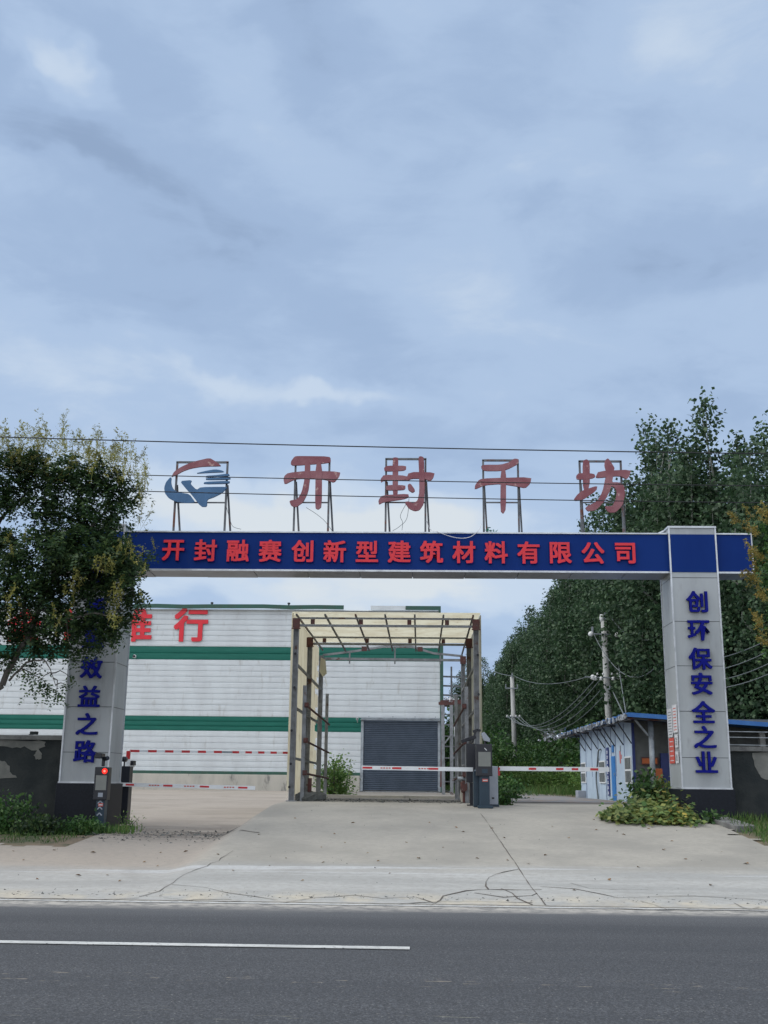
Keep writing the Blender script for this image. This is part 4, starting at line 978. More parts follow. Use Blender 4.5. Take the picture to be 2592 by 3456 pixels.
# ------------------------------------------------------------------ utility poles and lines
def pole(name, Y, xt, yt, xb, zb, r, label, group='concrete power poles behind the gate'):
    T = at(xt, yt, Y); xbm = hx(xb, 1640, Y); o = thing(name, (xbm, Y, zb), label, 'power pole', group)
    MB().tube((xbm, Y, zb-.3), (T.x, Y, T.z), r*1.25, r*.85, 14).build('shaft', 'pole_concrete', o, True); return o, T, xbm
def insul(p, r, o): MB().lathe(p, [(r*.3, -r*.9), (r, -r*.5), (r*.5, -r*.1), (r*.9, r*.2), (r*.3, r*.8)], 12).build('insulator', 'porcelain', o, True)
YP = 60
o1, T, xb = pole('power_pole', YP, 1304, 1342, 1322, .8, .19, 'thick concrete power pole with round insulators rising behind the guard hut roof')
P = lambda x, y, Y=YP: at(x, y, Y)
MB().bar(P(1309, 1355), P(1307, 1315), .09).build('top_spike', 'galv', o1); MB().lathe(P(1300, 1337), [(.05, -.2), (.12, -.12), (.13, .1), (.09, .25)], 12).build('insulator', 'porcelain', o1, True)
MB().bar(P(1272, 1370)-Vector((0, .25, 0)), P(1334, 1372)-Vector((0, .25, 0)), .07).build('crossarm', 'galv', o1)
for x, y in ((1273, 1372), (1330, 1374)): MB().lathe(P(x, y)-Vector((0, .5, 0)), [(.04, -.10), (.14, -.07), (.14, .05), (.05, .08)], 14, 'y').build('insulator', 'porcelain', o1, True)
for x in (1278, 1336): MB().bar(P(x, 1371)-Vector((0, .25, 0)), P(x, 1355)-Vector((0, .25, 0)), .1).build('pin', 'galv', o1)
MB().bar(P(1262, 1463)-Vector((0, .25, 0)), P(1352, 1466)-Vector((0, .25, 0)), .07).build('crossarm', 'galv', o1)
for x, y, r in ((1278, 1464, .16), (1283, 1466, .16), (1296, 1467, .13), (1322, 1467, .12), (1335, 1465, .13), (1288, 1457, .07), (1300, 1457, .07), (1319, 1457, .07), (1331, 1457, .07)): insul(P(x, y)-Vector((0, .4, 0)), r, o1)
MB().tube(P(1317, 1488)-Vector((0, 0, .08)), P(1317, 1486)+Vector((0, 0, .08)), .24, n=14).build('steel_band', 'galv', o1)
YQ = 105
o2, T2, xb2 = pole('power_pole', YQ, 1106, 1462, 1114, .8, .22, 'thin distant concrete power pole with small crossarms before the poplars')
Q = lambda x, y: at(x, y, YQ)-Vector((0, .3, 0))
for a, b, y in ((1091, 1118, 1487), (1094, 1124, 1549)): MB().bar(Q(a, y), Q(b, y+.5), .10).build('crossarm', 'galv', o2)
for x in (1092, 1117): MB().bar(Q(x, 1487), Q(x, 1478), .10).build('pin', 'galv', o2)
MB().bar(Q(1105.5, 1466), Q(1105.5, 1454), .09).build('top_spike', 'galv', o2)
for x in (1095, 1103, 1114, 1122): insul(Q(x, 1547), .13, o2)
def sag(a, b, s, n=14): return [a.lerp(b, i/n)-Vector((0, 0, s*4*(i/n)*(1-i/n))) for i in range(n+1)]
G = 'service wires between the two concrete power poles'
for i, (a, b, s) in enumerate((((1282, 1470), (1095, 1547), 1.6), ((1292, 1472), (1103, 1547), 1.7), ((1306, 1478), (1114, 1547), 1.8), ((1318, 1484), (1122, 1547), 1.9))):
    wire('power_line', sag(P(*a)-Vector((0, .5, 0)), Q(*b), s), .028, 'wire_grey', 'grey sagging service wire running between the thick and the thin concrete poles', G)
wire('power_line', sag(P(1265, 1464)-Vector((0, .5, 0)), Q(1106, 1458), .6), .025, 'wire_grey', 'upper wire running level from the thin pole to the crossarm of the thick pole')
wire('power_line', sag(Q(1105, 1460), at(1040, 1434, 130), .3), .03, 'wire_grey', 'faint wire climbing left from the top of the thin pole')
wire('guy_wire', [P(1316, 1370), P(1335, 1430), at(1352, 1540, 52)], .03, 'wire_grey', 'stay wire slanting down right from the thick concrete pole to the hut roof')
wire('guy_wire', [P(1322, 1490), at(1348, 1545, 50)], .03, 'wire_grey', 'short lower stay wire from the thick concrete pole to the hut roof')
for (a, b, s, lb) in (((1309, 1318), (1425, 1372), .8, 'wire from the top spike of the thick pole to the right pillar'), ((1278, 1360), (1430, 1425), 1.6, 'wire from the left arm of the thick pole sagging right'), ((1336, 1382), (1450, 1390), .6, 'short wire leaving the right arm of the thick pole'), ((1352, 1466), (1450, 1482), .3, 'lower wire from the thick pole towards the right pillar')):
    wire('power_line', sag(P(*a), at(*b, 52), s), .024, 'wire_grey', lb)
for a, b in (((1560, 1420), (1720, 1345)), ((1560, 1445), (1720, 1370)), ((1560, 1468), (1720, 1400)), ((1560, 1486), (1720, 1425))):
    wire('power_line', sag(at(*a, 45), at(*b, 40), .15), .017, 'wire_grey', 'grey wire slanting up right in a set of four right of the gateway', 'four slanting wires right of the gateway')
# three black cables over the road side of the gate
for (YC, ya, yb, yl, lb) in ((18.6, 943, 981, 962.5, 'uppermost black cable crossing high above the rooftop letters'), (23.2, 1018, 1050, 1036, 'middle black cable crossing in front of the rooftop letters'), (23.2, 1052, 1087, 1072, 'lowest black cable crossing in front of the rooftop letters')):
    a, b = at(-150, ya-4, YC), at(1810, yb+1, YC); L = [a.lerp(b, i/30) for i in range(31)]
    mid = at(830, (ya+yb)/2+3.5, YC).z-(a.z+b.z)/2
    wire('overhead_cable', [Vector((q.x, q.y, q.z+mid*4*(i/30)*(1-i/30))) for i, q in enumerate(L)], .011, 'wire_black', lb)

# ------------------------------------------------------------------ vegetation
def quads(name, base, U, V, mat, parent=None, fold=.0, n=None):
    """one small rhombic leaf per row"""
    base, U, V = (np.asarray(a, float) for a in (base, U, V)); k = len(base)
    off = np.zeros(3); p = parent
    while p is not None: off += np.array(p.location); p = p.parent
    base = base-off
    vs = np.stack([base, base+U*.45+V*.5, base+U, base+U*.45-V*.5], 1).reshape(-1, 3)
    me = bpy.data.meshes.new(name); me.vertices.add(4*k); me.vertices.foreach_set('co', vs.ravel())
    me.loops.add(4*k); me.loops.foreach_set('vertex_index', np.arange(4*k, dtype=np.int32))
    me.polygons.add(k); me.polygons.foreach_set('loop_start', np.arange(0, 4*k, 4, dtype=np.int32)); me.polygons.foreach_set('loop_total', np.full(k, 4, np.int32))
    me.update(calc_edges=True); me.validate(); me.materials.append(MATS[mat])
    o = bpy.data.objects.new(name, me); COL.objects.link(o)
    if parent is not None: o.parent = parent
    return o
def unit(a): return a/np.maximum(1e-9, np.linalg.norm(a, axis=1, keepdims=True))
def rnd_leaves(P, size, rng, droop=.2, asp=.62):
    n = len(P); d = unit(rng.normal(size=(n, 3))+np.array([0, 0, -droop])); e = unit(np.cross(d, rng.normal(size=(n, 3))))
    s = size*rng.uniform(.6, 1.25, (n, 1)); return d*s, e*s*asp
def compound(P, rng, L=.30, ll=.085, k=6, droop=.5, out=None):
    """feathery compound leaves: pairs of leaflets along a drooping rachis"""
    n = len(P); d = rng.normal(size=(n, 3)); d[:, 2] = d[:, 2]*.5-droop
    if out is not None: d += out
    d = unit(d); side = unit(np.cross(d, np.array([0, 0, 1.0])+rng.normal(size=(n, 3))*.3)); up = np.cross(side, d)
    B, U, V = [], [], []; Ln = L*rng.uniform(.6, 1.2, (n, 1))
    for i in range(k):
        t = (i+.6)/k; c = P+d*Ln*t+np.array([0, 0, -1.0])*(t*t*Ln*.35)
        for s in (-1, 1):
            q = unit(side*s+d*.55+up*rng.normal(size=(n, 1))*.35+rng.normal(size=(n, 3))*.2); sz = ll*rng.uniform(.75, 1.2, (n, 1))*(1-.25*t)
            B.append(c); U.append(q*sz); V.append(unit(np.cross(q, up+rng.normal(size=(n, 3))*.3))*sz*.55)
    return np.concatenate(B), np.concatenate(U), np.concatenate(V)
def panicles(P, rng, h=.42, dirs=None, nb=12, sub=9, q=.030):
    B, U, V = [], [], []
    for j, p in enumerate(P):
        ax = unit((np.array([[0, 0, 1.0]])+rng.normal(size=(1, 3))*.28)+(dirs[j] if dirs is not None else 0))[0]; H_ = h*rng.uniform(.6, 1.25)
        def seg(a, b, w):
            d = b-a; B.append(a); U.append(d); V.append(unit(np.cross(d, rng.normal(size=3))[None])[0]*w)
        seg(p-ax*H_*.3, p+ax*H_, .012)
        for i in range(nb):
            t = i/nb; c = p+ax*H_*t; dd = unit((rng.normal(size=(1, 3))+ax*.7))[0]; l = H_*.42*(1-t*.75)*rng.uniform(.7, 1.2); e = c+dd*l
            seg(c, e, .009)
            for k in range(sub):
                w = c+dd*l*rng.uniform(.25, 1.0)+rng.normal(size=3)*.012; g = rng.normal(size=3)*q*.8; B.append(w); U.append(g); V.append(np.cross(unit(g[None])[0], rng.normal(size=3))*q*.6)
    return np.array(B), np.array(U), np.array(V)
def blobpts(bl, Y, dens, rng, dep=1.0, shell=.0, lum=1.0):
    """bl: (picture x, picture y, radius) -> foliage points in clusters"""
    P = []
    for b in bl:
        x, y, r = b[:3]; dy = b[3] if len(b) > 3 else 0
        c = np.array(at(x, y, Y+dy)); rm = r/(3700/1.5625/Y); n = max(3, int(dens*rm**2.1))
        u = unit(rng.normal(size=(n, 3)))*(rng.uniform(shell, 1, (n, 1))**.45)*rm*rng.uniform(.8, 1.15, (n, 1)); u[:, 1] *= dep; u[:, 2] *= .85
        P.append(c+u)
    return np.concatenate(P)
def limb(m, a, b, ra, rb, seed, wob=.12, k=6):
    r = random.Random(seed); a, b = Vector(a), Vector(b); L = (b-a).length; pts = []
    for i in range(k+1):
        t = i/k; pts.append(a.lerp(b, t)+Vector([r.uniform(-wob, wob)*L*.3*math.sin(math.pi*t) for _ in range(3)])+Vector((0, 0, .12*L*math.sin(math.pi*t))))
    m.path(pts, [ra+(rb-ra)*i/k for i in range(k+1)], 6); return pts
# left roadside tree ------------------------------------------------
rng = np.random.default_rng(3)
YT = 21.0
base = Vector((-10.3, YT, H(-10.3, YT)-.05))
lt = thing('golden_rain_tree', base, 'dark leafy tree with pale yellow flower sprays hiding the left pillar', 'tree')
m = MB(); fork = at(-60, 1560, YT)
m.path([base+Vector((0, 0, -.2)), base+Vector((.15, 0, .8)), fork+Vector((-.25, 0, -.3)), fork], [.16, .13, .11, .10], 10)
m.build('trunk', 'bark', lt, True)
m = MB()
main = [limb(m, fork, at(5, 1480, YT), .09, .065, 1), limb(m, at(5, 1480, YT), at(60, 1380, YT), .065, .05, 2), limb(m, at(60, 1380, YT), at(150, 1200, YT-.2), .05, .03, 3), limb(m, at(60, 1380, YT), at(20, 1150, YT+.2), .045, .03, 4),
        limb(m, fork, at(-80, 1250, YT+.4), .08, .05, 5), limb(m, at(-80, 1250, YT+.4), at(80, 1050, YT+.4), .05, .02, 6), limb(m, at(60, 1380, YT), at(230, 1330, YT-.5), .035, .012, 7), limb(m, at(150, 1200, YT-.2), at(270, 1080, YT), .03, .01, 8),
        limb(m, at(100, 1290, YT), at(270, 1230, YT-.4), .03, .01, 9), limb(m, at(20, 1470, YT), at(95, 1425, YT-.4), .025, .015, 10), limb(m, at(95, 1425, YT-.4), at(120, 1480, YT-.5), .015, .006, 11)]
dark = [(60,1010,55),(130,1030,62),(200,1035,52),(250,1055,40),(20,1060,55),(100,1090,50),(180,1105,55),(238,1105,38),(283,1082,20),(292,1058,12),(20,990,40),
        (115,1160,42),(190,1165,52),(235,1150,26),(250,1200,42),(60,1205,28),(10,1150,35),(285,1215,24),
        (40,1275,52),(120,1265,62),(200,1255,58),(258,1255,42),(290,1290,20),(150,1210,50),(30,1350,48),(110,1335,55),(180,1335,52),(232,1345,40),(268,1320,26),
        (15,1415,30),(85,1395,32),(150,1392,28),(205,1390,26),(255,1362,14),(80,1440,14),
        (-60,1050,80),(-60,1180,80),(-60,1310,80),(-70,1420,60)]
hang = [(88,1468,15),(104,1484,17),(72,1492,11),(122,1500,12),(60,1450,12),(140,1478,10),(35,1440,9),(150,1462,8)]
for i, b in enumerate(dark[:34]+hang):
    tgt = at(b[0], b[1], YT+rng.uniform(-.4, .4)); src = min((p for L_ in main for p in L_), key=lambda p: (p-tgt).length); limb(m, src, tgt, .014, .004, 100+i, .2, 4)
m.build('branches', 'bark', lt)
dark += [(70,1165,32,-.5),(120,1190,36,-.6),(30,1190,34,-.5),(180,1205,36,-.6),(235,1185,28,-.6),(262,1225,24,-.6),(70,1240,36,-.5),(275,1150,14,-.5),(15,1240,34,-.4),(150,1150,34,-.5)]
dark += [(40,985,22),(90,978,22),(150,990,24),(205,1000,22),(250,1015,20),(285,1045,14)]
off = [(-170,1000,120,.5),(-200,1200,130,.3),(-190,1380,110,0),(-120,1120,90,1.3),(-60,1250,70,1.6),(-150,1300,110,-1.2),(-320,1150,150,0),(-330,1380,120,0)]
dark += [(270,1180,22,-.7),(268,1205,22,-.8),(240,1170,26,-.6),(300,1205,14,-.8),(318,1195,10,-.9),(285,1235,16,-.6),(285,1335,10,-.3),(296,1290,14,-.3)]
P = np.concatenate([blobpts(dark, YT, 660, rng, 1.2), blobpts(off, YT, 260, rng, 1.0)]); C = compound(P, rng, .32, .10, 6)
P2 = blobpts(hang, YT-.4, 520, rng, .9); C2 = compound(P2, rng, .26, .085, 6, .9)
quads('crown', *(np.concatenate([a, b]) for a, b in zip(C, C2)), 'leaf_dark', lt)
tops = []
for (x, y, n, sx, sy) in ((30, 975, 14, 35, 16), (80, 965, 16, 30, 20), (135, 975, 18, 30, 18), (190, 985, 18, 28, 18), (235, 995, 20, 25, 18), (275, 1010, 14, 22, 20), (310, 1030, 7, 12, 20), (60, 945, 6, 22, 10), (300, 1085, 3, 8, 14), (0, 960, 8, 25, 18), (305, 1135, 3, 10, 12)):
    for _ in range(n): tops.append(np.array(at(x+rng.normal()*sx*.85, y+10+rng.normal()*sy*1.15, YT+rng.normal()*.7)))
quads('flower_sprays', *panicles(tops, rng, .50, None, 14, 6, .024), 'leaf_flower', lt)
low = []
for (x, y, n, sx, sy) in ((215, 1225, 9, 25, 20), (265, 1215, 8, 18, 18), (150, 1270, 8, 30, 25), (240, 1290, 10, 25, 20), (305, 1225, 4, 10, 14), (310, 1275, 3, 8, 14), (120, 1320, 6, 30, 20), (255, 1345, 5, 10, 14), (40, 1200, 5, 20, 20), (20, 1300, 5, 20, 25), (340, 1195, 2, 6, 6)):
    for _ in range(n): low.append(np.array(at(x+rng.normal()*sx*.9, y+rng.normal()*sy*.9, YT-1.0+rng.normal()*.25)))
low = low[::2]+low[1::6]
quads('flower_sprays', *panicles(low, rng, .30, None, 11, 5, .024), 'leaf_flower', lt)
# right roadside tree -----------------------------------------------
YT2 = 20.0
base = Vector((9.8, YT2, H(9.8, YT2)-.05)); rt_ = thing('golden_rain_tree', base, 'tree with golden yellow flower sprays reaching in at the right edge', 'tree')
m = MB(); fk = Vector((9.6, YT2, 3.4)); m.path([base+Vector((0, 0, -.3)), base.lerp(fk, .5)+Vector((.1, 0, 0)), fk], [.17, .14, .12], 10); m.build('trunk', 'bark', rt_, True)
bl = [(1655,1130,26),(1665,1190,40),(1652,1240,30),(1668,1290,34),(1655,1350,18),(1668,1390,22),(1690,1440,25),(1760,1150,80),(1770,1280,90),(1800,1400,70),(1740,1210,60),(1730,1340,50)]
m = MB()
for i, b in enumerate(bl): limb(m, fk, at(b[0], b[1], YT2), .05, .008, 300+i, .2)
m.build('branches', 'bark', rt_)
quads('crown', *compound(blobpts(bl, YT2, 300, rng, 1.1), rng, .3, .085, 6), 'leaf_bush', rt_)
gp = []
for (x, y, n, sx, sy) in ((1650, 1120, 10, 16, 14), (1610, 1130, 4, 14, 8), (1635, 1160, 6, 12, 12), (1640, 1205, 10, 14, 16), (1630, 1240, 6, 10, 12), (1640, 1265, 6, 12, 10), (1655, 1290, 6, 10, 10), (1640, 1360, 6, 12, 14), (1655, 1385, 6, 10, 10), (1700, 1200, 20, 25, 60), (1645, 1330, 3, 8, 12)):
    for _ in range(int(n*.6)): gp.append(np.array(at(x+rng.normal()*sx*.7, y+rng.normal()*sy*.7, YT2-.3+rng.normal()*.3)))
quads('flower_sprays', *panicles(gp, rng, .30, [np.array([-.8, 0, rng.uniform(-.5, .5)]) for _ in gp], 12, 7, .028), 'leaf_golden', rt_)
# poplars -------------------------------------------------------------
def poplar(seed, Ht=20.0, Rm=2.8):
    rg = np.random.default_rng(seed); o = bpy.data.objects.new('poplar_tree', None); COL.objects.link(o)
    m = MB(); k = 9; m.path([Vector((.25*math.sin(i*1.3+seed), .2*math.cos(i*1.7), Ht*.94*i/k)) for i in range(k+1)], [.20*(1-i/k)+.02 for i in range(k+1)], 8)
    nl = 11; Pt = []; Mb = MB()
    for j in range(nl):
        a = 2*math.pi*j/nl+rg.uniform(-.3, .3); rr = Rm*rg.uniform(.35, 1.0) if j else .15; hb = Ht*rg.uniform(.10, .45); ht = Ht*(rg.uniform(.76, .97) if j else 1.0)*(1-.12*(rr/Rm))
        b0 = np.array([0, 0, hb]); top = np.array([math.cos(a)*rr*.8, math.sin(a)*rr*.8, ht]); mid = np.array([math.cos(a)*rr*1.0, math.sin(a)*rr*1.0, hb+(ht-hb)*.35])
        pts = [b0, b0*.6+mid*.4+np.array([0, 0, .3]), mid, (mid+top)/2, top]; Mb.path([Vector(p) for p in pts], [.07, .055, .045, .03, .012], 5)
        nseg = int((ht-hb)*3.6)
        for s in range(nseg):
            t = (s+rg.uniform(0, 1))/nseg; c = (mid+(top-mid)*((t-.3)/.7)) if t > .3 else (b0+(mid-b0)*(t/.3)); w = 1.15*(1-t)**.5+.30
            c = c+rg.normal(size=3)*w*np.array([.5, .5, .25])
            n = int(22+30*w); Pt.append(c+rg.normal(size=(n, 3))*np.array([.30, .30, .36])*(.65+.35*w))
    for s in range(150):      # low side shoots
        a = rg.uniform(0, 6.28); r = Rm*rg.uniform(.4, 1.05); c = np.array([math.cos(a)*r, math.sin(a)*r, rg.uniform(1.6, Ht*.62)]); Pt.append(c+rg.normal(size=(34, 3))*.36)
    P = np.concatenate(Pt); m.build('trunk', 'bark_pale', o, True); Mb.build('branches', 'bark_pale', o)
    U, V = rnd_leaves(P, .225, rg, .4, .8); quads('crown', P, U, V, 'leaf_poplar', o); note_children(o); return o
protos = [poplar(s) for s in (21, 22, 23, 24, 25)]
spots = []
r = random.Random(8)
spots += [(15.4, 44, .86), (14.1, 50.2, .95), (12.9, 53.2, .93), (13.2, 57.0, .97)]
y = 60.0
while y < 172: spots.append((13.9+r.uniform(-.7, .7)-.005*(y-40), y, r.uniform(.93, 1.06)*min(1, .80+.20*(y-43)/16))); y += 4.0+r.uniform(-.6, .9)
y = 49
while y < 150: spots.append((18.6+r.uniform(-1, 1), y, r.uniform(.9, 1.04)*min(1, .88+.12*(y-43)/20))); y += 5.5+r.uniform(-1, 1)
y = 44
while y < 110: spots.append((24+r.uniform(-1, 1), y, r.uniform(.9, 1.05))); y += 7
for x in (8.5, 11, 14, 17.5): spots.append((x, 176+r.uniform(-3, 3), 1.0))
used = set()
for i, (x, y, s) in enumerate(spots):
    k = i % 5; o = protos[k] if k not in used else copy_tree(protos[k]); used.add(k)
    o.location = (x, y, H(x, y)-.1); o.rotation_euler = (0, 0, r.uniform(0, 6.28)); o.scale = (s*r.uniform(.92, 1.1), s*r.uniform(.92, 1.1), s)
    tag(o, 'tall poplar in the dense dark green row behind the guard hut', 'tree', 'poplars in the row behind the guard hut')
# shrubs ----------------------------------------------------------------
def shrub(name, c, r, h, n, mat, label, seed, size=.11, group=None, cat='shrub', stems=9, asp=.6):
    rg = np.random.default_rng(seed); c = Vector(c); o = thing(name, c, label, cat, group); m = MB(); Pt = []
    for s in range(stems):
        a = rg.uniform(0, 6.28); rr = r*rg.uniform(.1, .9)**.7; hh = h*rg.uniform(.55, 1.05)*(1-.35*rr/r); tip = c+Vector((math.cos(a)*rr, math.sin(a)*rr, hh)); b = c+Vector((math.cos(a)*rr*.25, math.sin(a)*rr*.25, -.05))
        m.path([b, b.lerp(tip, .5)+Vector((0, 0, .08*h)), tip], [.018*h+.004, .012*h+.003, .004], 5)
        for k in range(6):
            t = .15+.85*k/5; p = np.array(b.lerp(tip, t)); w = r*.42*(1.1-.55*t); Pt.append(p+rg.normal(size=(max(3, int(n/stems/6)), 3))*np.array([w, w, w*.6]))
    P = np.concatenate(Pt); P[:, 2] = np.maximum(P[:, 2], c.z+.03); U, V = rnd_leaves(P, size, rg, .3, asp)
    m.build('stems', 'bark', o); quads('foliage', P, U, V, mat, o); return o
GL = 'leafy bushes in front of the left boundary wall'
for i, (x, y, r_, h_, lb) in enumerate(((-12.6, 22.9, 1.0, 1.0, 'wide dark bush at the far left edge before the dark wall'), (-11.0, 22.6, .95, .85, 'second dark bush from the left edge before the dark wall'), (-9.7, 22.8, .95, 1.05, 'tallest leafy bush before the dark wall, left of the pillar plinth'),
        (-8.6, 22.7, .75, .75, 'rounded bush just left of the black plinth of the left pillar'), (-7.6, 22.6, .5, .32, 'low ground plant in front of the left plinth'), (-10.4, 21.6, .8, .5, 'low spreading bush nearest the road on the left'), (-9.2, 21.7, .7, .42, 'low green bush beside the concrete left of the kiosk'), (-6.75, 22.9, .5, .25, 'low weeds round the foot of the red light kiosk'))):
    shrub('bush', (x, y, H(x, y)-.03), r_, h_, 3600 if h_ > .5 else 2000, 'leaf_dark' if i % 2 == 0 else 'leaf_bush', lb, 40+i, .09, GL)
shrub('weed', (-6.2, 24.0, H(-6.2, 24)), .32, .35, 260, 'leaf_weed', 'tuft of weeds at the foot of the red and white post', 61, .07, cat='weed', asp=.3)
shrub('bush', (hx(722, 1700, 38.2), 38.2, .92), .75, 1.45, 1700, 'leaf_weed', 'bright green bush just inside the shelter by its left columns', 62, .12)
shrub('bush', (hx(740, 1700, 39.2), 39.4, .92), .45, 1.5, 500, 'leaf_weed', 'taller thin green shoots behind the bright bush in the shelter', 63, .10)
shrub('weed', (hx(1086, 1700, 28), 28.2, .97), .30, .45, 350, 'leaf_bush', 'dark green weed beside the grey barrier cabinet', 64, .12, cat='weed')
shrub('bush', (hx(1098, 1700, 40), 40, .9), .7, .9, 1200, 'leaf_bush', 'green bush seen under the right boom arm next to the cabinet', 65, .13)
GU = 'wild shrubs under the poplar row'
r = random.Random(4); pb = shrub('wild_shrub', (0, 0, 0), 1.7, 2.6, 4200, 'leaf_bush', 'wild green shrub in the undergrowth below the poplars', 70, .17, GU, stems=16); note_children(pb)
pb2 = shrub('wild_shrub', (0, 0, 0), 1.5, 2.0, 3600, 'leaf_weed', 'lighter green shrub in the undergrowth below the poplars', 71, .16, 'lighter shrubs under the poplar row', stems=16); note_children(pb2)
first = {0: True, 1: True}
sp = [(11.6, 52+i*4.6, 0, 1.5) for i in range(24)]+[(9.6, 57, 1, .9), (8.6, 61, 1, .7), (10.2, 62, 1, 1.1), (9.0, 67, 1, .9), (10.6, 70, 1, 1.1), (8.0, 74, 1, .7), (9.6, 80, 1, 1.0), (8.6, 92, 1, 1.1), (7.0, 100, 0, 1.6), (5.2, 104, 0, 1.9), (3.6, 106, 0, 2.2), (6.2, 112, 0, 2.6), (2.0, 110, 0, 2.2), (9.0, 120, 0, 1.8), (8.0, 135, 0, 2.0), (7.0, 150, 0, 2.4), (4.2, 130, 0, 3.0), (9.8, 47, 0, .5), (2.8, 92, 0, 2.0), (4.6, 96, 1, 1.6)]
for (x, y, k, s) in sp:
    src = (pb, pb2)[k]; o = src if first[k] else copy_tree(src); first[k] = False
    x += r.uniform(-.5, .5); o.location = (x, y, H(x, y)-.1); o.rotation_euler = (0, 0, r.uniform(0, 6.28)); o.scale = (s*r.uniform(.9, 1.2), s*r.uniform(.9, 1.2), s*r.uniform(.8, 1.2))
# squash vine by the right pillar
rg = np.random.default_rng(9)
def mound(name, cs, mat, label, n, size, z=.25, cat='plant', parent=None):
    P = []; N = []
    for (x, y, rx, hz_) in cs:
        c = at(x, y, 24.0); gxx, gyy = c.x, (23.7 if y > 1725 else 24.4)
        k = int(n*rx); a = rg.normal(size=(k, 3)); px = gxx+.1+np.clip(a[:, 0], -1.6, 1.6)*rx*.30; py = gyy+a[:, 1]*.35; 
        pz = np.array([H(u, v) for u, v in zip(px, py)])+.04+np.abs(rg.normal(size=k))*hz_*.5; P.append(np.stack([px, py, pz], 1))
    P = np.concatenate(P); k = len(P)
    d = rg.normal(size=(k, 3)); d[:, 2] = d[:, 2]*.3-.35; d[:, 1] -= .5; d = unit(d); e = unit(np.cross(d, np.array([0, -.4, 1.0])+rg.normal(size=(k, 3))*.35)); s = size*rg.uniform(.6, 1.3, (k, 1))
    return quads(name, P, d*s, e*s*.95, mat, parent)
vb = thing('squash_vine', (5.0, 24.0, H(5, 24)), 'sprawling broad-leaved vine spilling over the concrete beside the right pillar', 'vine')
m = MB(); m.path([Vector((x, 24.2+.3*math.sin(x*3), H(x, 24.2)+.12)) for x in np.arange(4.3, 5.7, .2)], .012, 5); m.build('stem', 'leaf_vine', vb)
mound('leaves', [(1320,1728,.7,.22),(1350,1728,.9,.30),(1390,1725,1.0,.35),(1430,1728,1.0,.35),(1400,1745,.8,.15),(1440,1745,.5,.15),(1460,1740,.4,.2)], 'leaf_vine', '', 520, .115, parent=vb)
mound('yellow_leaves', [(1455,1715,.5,.45),(1440,1730,.4,.25),(1465,1725,.3,.3),(1400,1748,.5,.12)], 'leaf_vine_yellow', '', 130, .12, parent=vb)
shrub('bush', (hx(1400, 1700, 25.4), 25.4, H(4.6, 25.4)), .5, 1.05, 1000, 'leaf_bush', 'upright green bush with yellow tip between the vine and the hut', 80, .13)
shrub('bush', (hx(1440, 1700, 25.2), 25.3, H(4.9, 25.4)), .42, .8, 600, 'leaf_vine', 'yellowish bush against the inner side of the right pillar', 81, .13)
shrub('weed', (6.15, 23.6, H(6.15, 23.6)), .25, .3, 160, 'leaf_bush', 'small dark weed before the black plinth of the right pillar', 82, .10, cat='weed')
# grass ------------------------------------------------------------------
def grass(name, fn, n, h, label, mat='grass', seed=1):
    rg = np.random.default_rng(seed); P = np.array([fn(rg) for _ in range(n)]); P[:, 2] = [H(a, b)-.02 for a, b in P[:, :2]]
    d = rg.normal(size=(n, 3))*.35; d[:, 2] = 1; L = h*rg.uniform(.4, 1.3, (n, 1)); U = unit(d)*L; V = unit(rg.normal(size=(n, 3)))*.022
    o = quads(name, P, U, V, mat); tag(o, label, 'grass', kind='stuff'); return o
def f1(g):
    while True:
        x, y = g.uniform(6.3, 12), g.uniform(17.2, 24.4)
        if not in_conc(x, y) and x > 6.25+(24.0-y)*.02+.15*math.sin(y*3): return (x, y, 0)
grass('grass', f1, 9000, .20, 'short green grass strip at the lower right beside the concrete')
grass('grass', lambda g: (g.uniform(-16, -6.5), g.uniform(20.7, 24.3), 0), 5000, .09, 'short grass and ground weeds under the bushes on the left', seed=2)
grass('grass', lambda g: (g.uniform(-6.7, -5.6), 22.3+abs(g.normal())*.5, 0), 350, .2, 'grass tufts growing round the left drive edge', seed=5)
grass('grass', lambda g: (g.uniform(4.5, 12), g.uniform(47, 140), 0), 16000, .5, 'rough grass beyond the guard hut', seed=3)
grass('grass', lambda g: (g.uniform(1.9, 3.2), g.uniform(38, 90), 0), 3000, .35, 'rough grass at the left of the side path', seed=4)
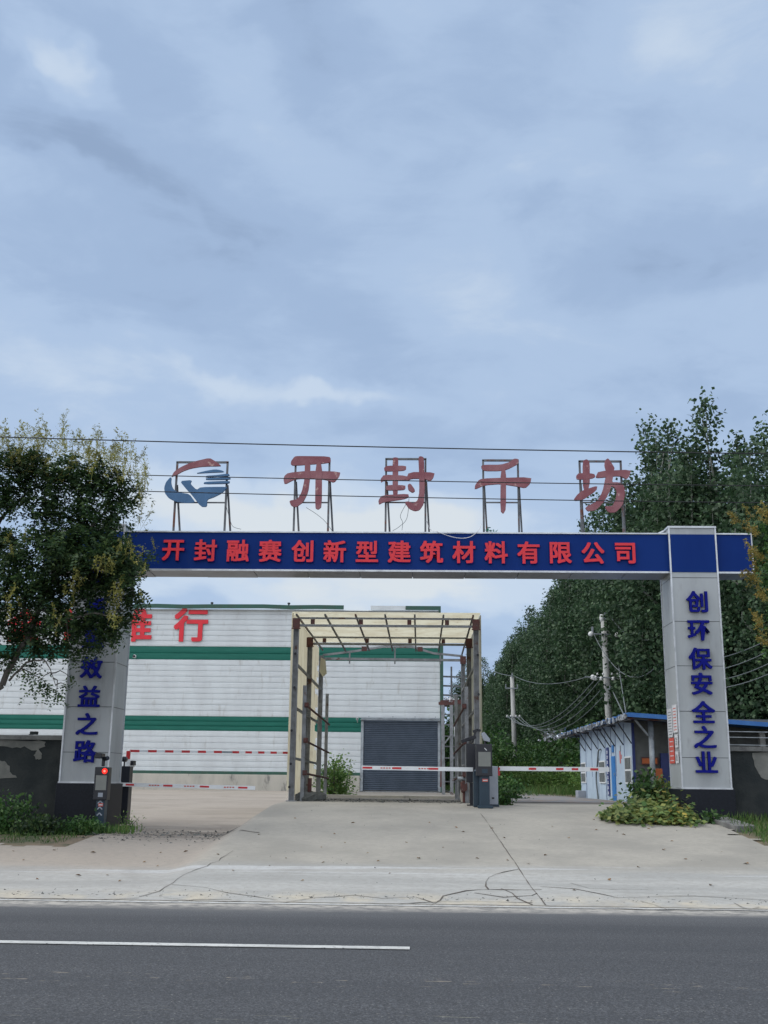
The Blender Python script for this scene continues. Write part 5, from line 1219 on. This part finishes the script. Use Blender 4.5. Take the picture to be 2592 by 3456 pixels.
# fallen leaves ------------------------------------------------------------
r = random.Random(12); me = None
LS = [(985,1727+60),(1280,1770),(620,1852),(795,1841),(690,1828),(960,1830),(1030,1855),(1095,1860),(1180,1848),(470,1848),(585,1870),(560,1785+20),(880,1818),(700,1842+20),(1375,1871),(1140,1868),(650,1905),(230,1890),(120,1835),(200,1840),(345,1842),(400,1838),(260,1906),(80,1902),(30,1838),(1450,1815),(1500,1790),(1290,1795),(1350,1804),(1330,1798),(1430,1836),(1560,1842),(1610,1868),(1230,1813),(1480,1858),(640,1750+20),(720,1800),(760,1780),(930,1776),(1000,1800),(1060,1790),(340,1870),(500,1880),(845,1890),(1320,1900),(1540,1915),(1240,1925),(310,1860),(55,1860),(170,1890),(1090,1812),(815,1862),(1400,1790),(1195,1786),(905,1856),(745,1820)]
m = MB(); m.add([(-.05, -.015, .01), (0, -.035, .022), (.055, 0, .008), (.01, .035, .026), (-.04, .02, .012), (0, 0, .006)], [(0, 1, 5), (1, 2, 5), (2, 3, 5), (3, 4, 5), (4, 0, 5)])
first_leaf = m.build('fallen_leaf', 'dead_leaf')
for i, (x, y) in enumerate(LS):
    o = first_leaf if i == 0 else first_leaf.copy()
    if i: COL.objects.link(o)
    p = on(x+r.uniform(-4, 4), y+r.uniform(-3, 3)); s = r.uniform(.4, 1.0); o.location = (p.x, p.y, H(p.x, p.y)+.004); o.rotation_euler = (r.uniform(-.3, .3), r.uniform(-.3, .3), r.uniform(0, 6.28)); o.scale = (s, s*r.uniform(.6, 1.1), s)
    tag(o, 'curled brown leaf fallen on the concrete drive', 'leaf', 'dry leaves scattered on the drive')

# loose grit -----------------------------------------------------------------
def grit(name, fn, n, size, mat, label, seed):
    rg = np.random.default_rng(seed); m = MB()
    for i in range(n):
        x, y = fn(rg); z = H(x, y); s = size*rg.uniform(.3, 1.3)
        v = rg.normal(size=(4, 3))*s; v[:, 2] = np.abs(v[:, 2])*.6; v[:3, 2] = -.003; m.add([(x+a[0], y+a[1], z+a[2]) for a in v], [(0, 1, 3), (1, 2, 3), (2, 0, 3), (0, 2, 1)])
    tag(m.build(name, mat), label, 'gravel', kind='stuff')
grit('gravel', lambda g: (g.uniform(-3.0, 1.9), 29.2+abs(g.normal())*1.6-.5*g.random()), 900, .035, 'stone_rubble', 'loose grey grit washed along the mouth of the truck shelter', 1)
grit('gravel', lambda g: (g.uniform(-6.4, -3.6), 22.4+g.normal()*.7), 900, .025, 'stone_rubble', 'loose dark grit along the step across the left drive', 2)
grit('gravel', lambda g: (g.uniform(-16, 16), 14.95+abs(g.normal())*.25), 1400, .016, 'stone_rubble', 'fine grit lying along the concrete edge beside the road', 3)
grit('gravel', lambda g: (g.uniform(-9, 9), g.uniform(15, 27)), 700, .010, 'stone_rubble', 'scattered small stones over the concrete drive', 4)
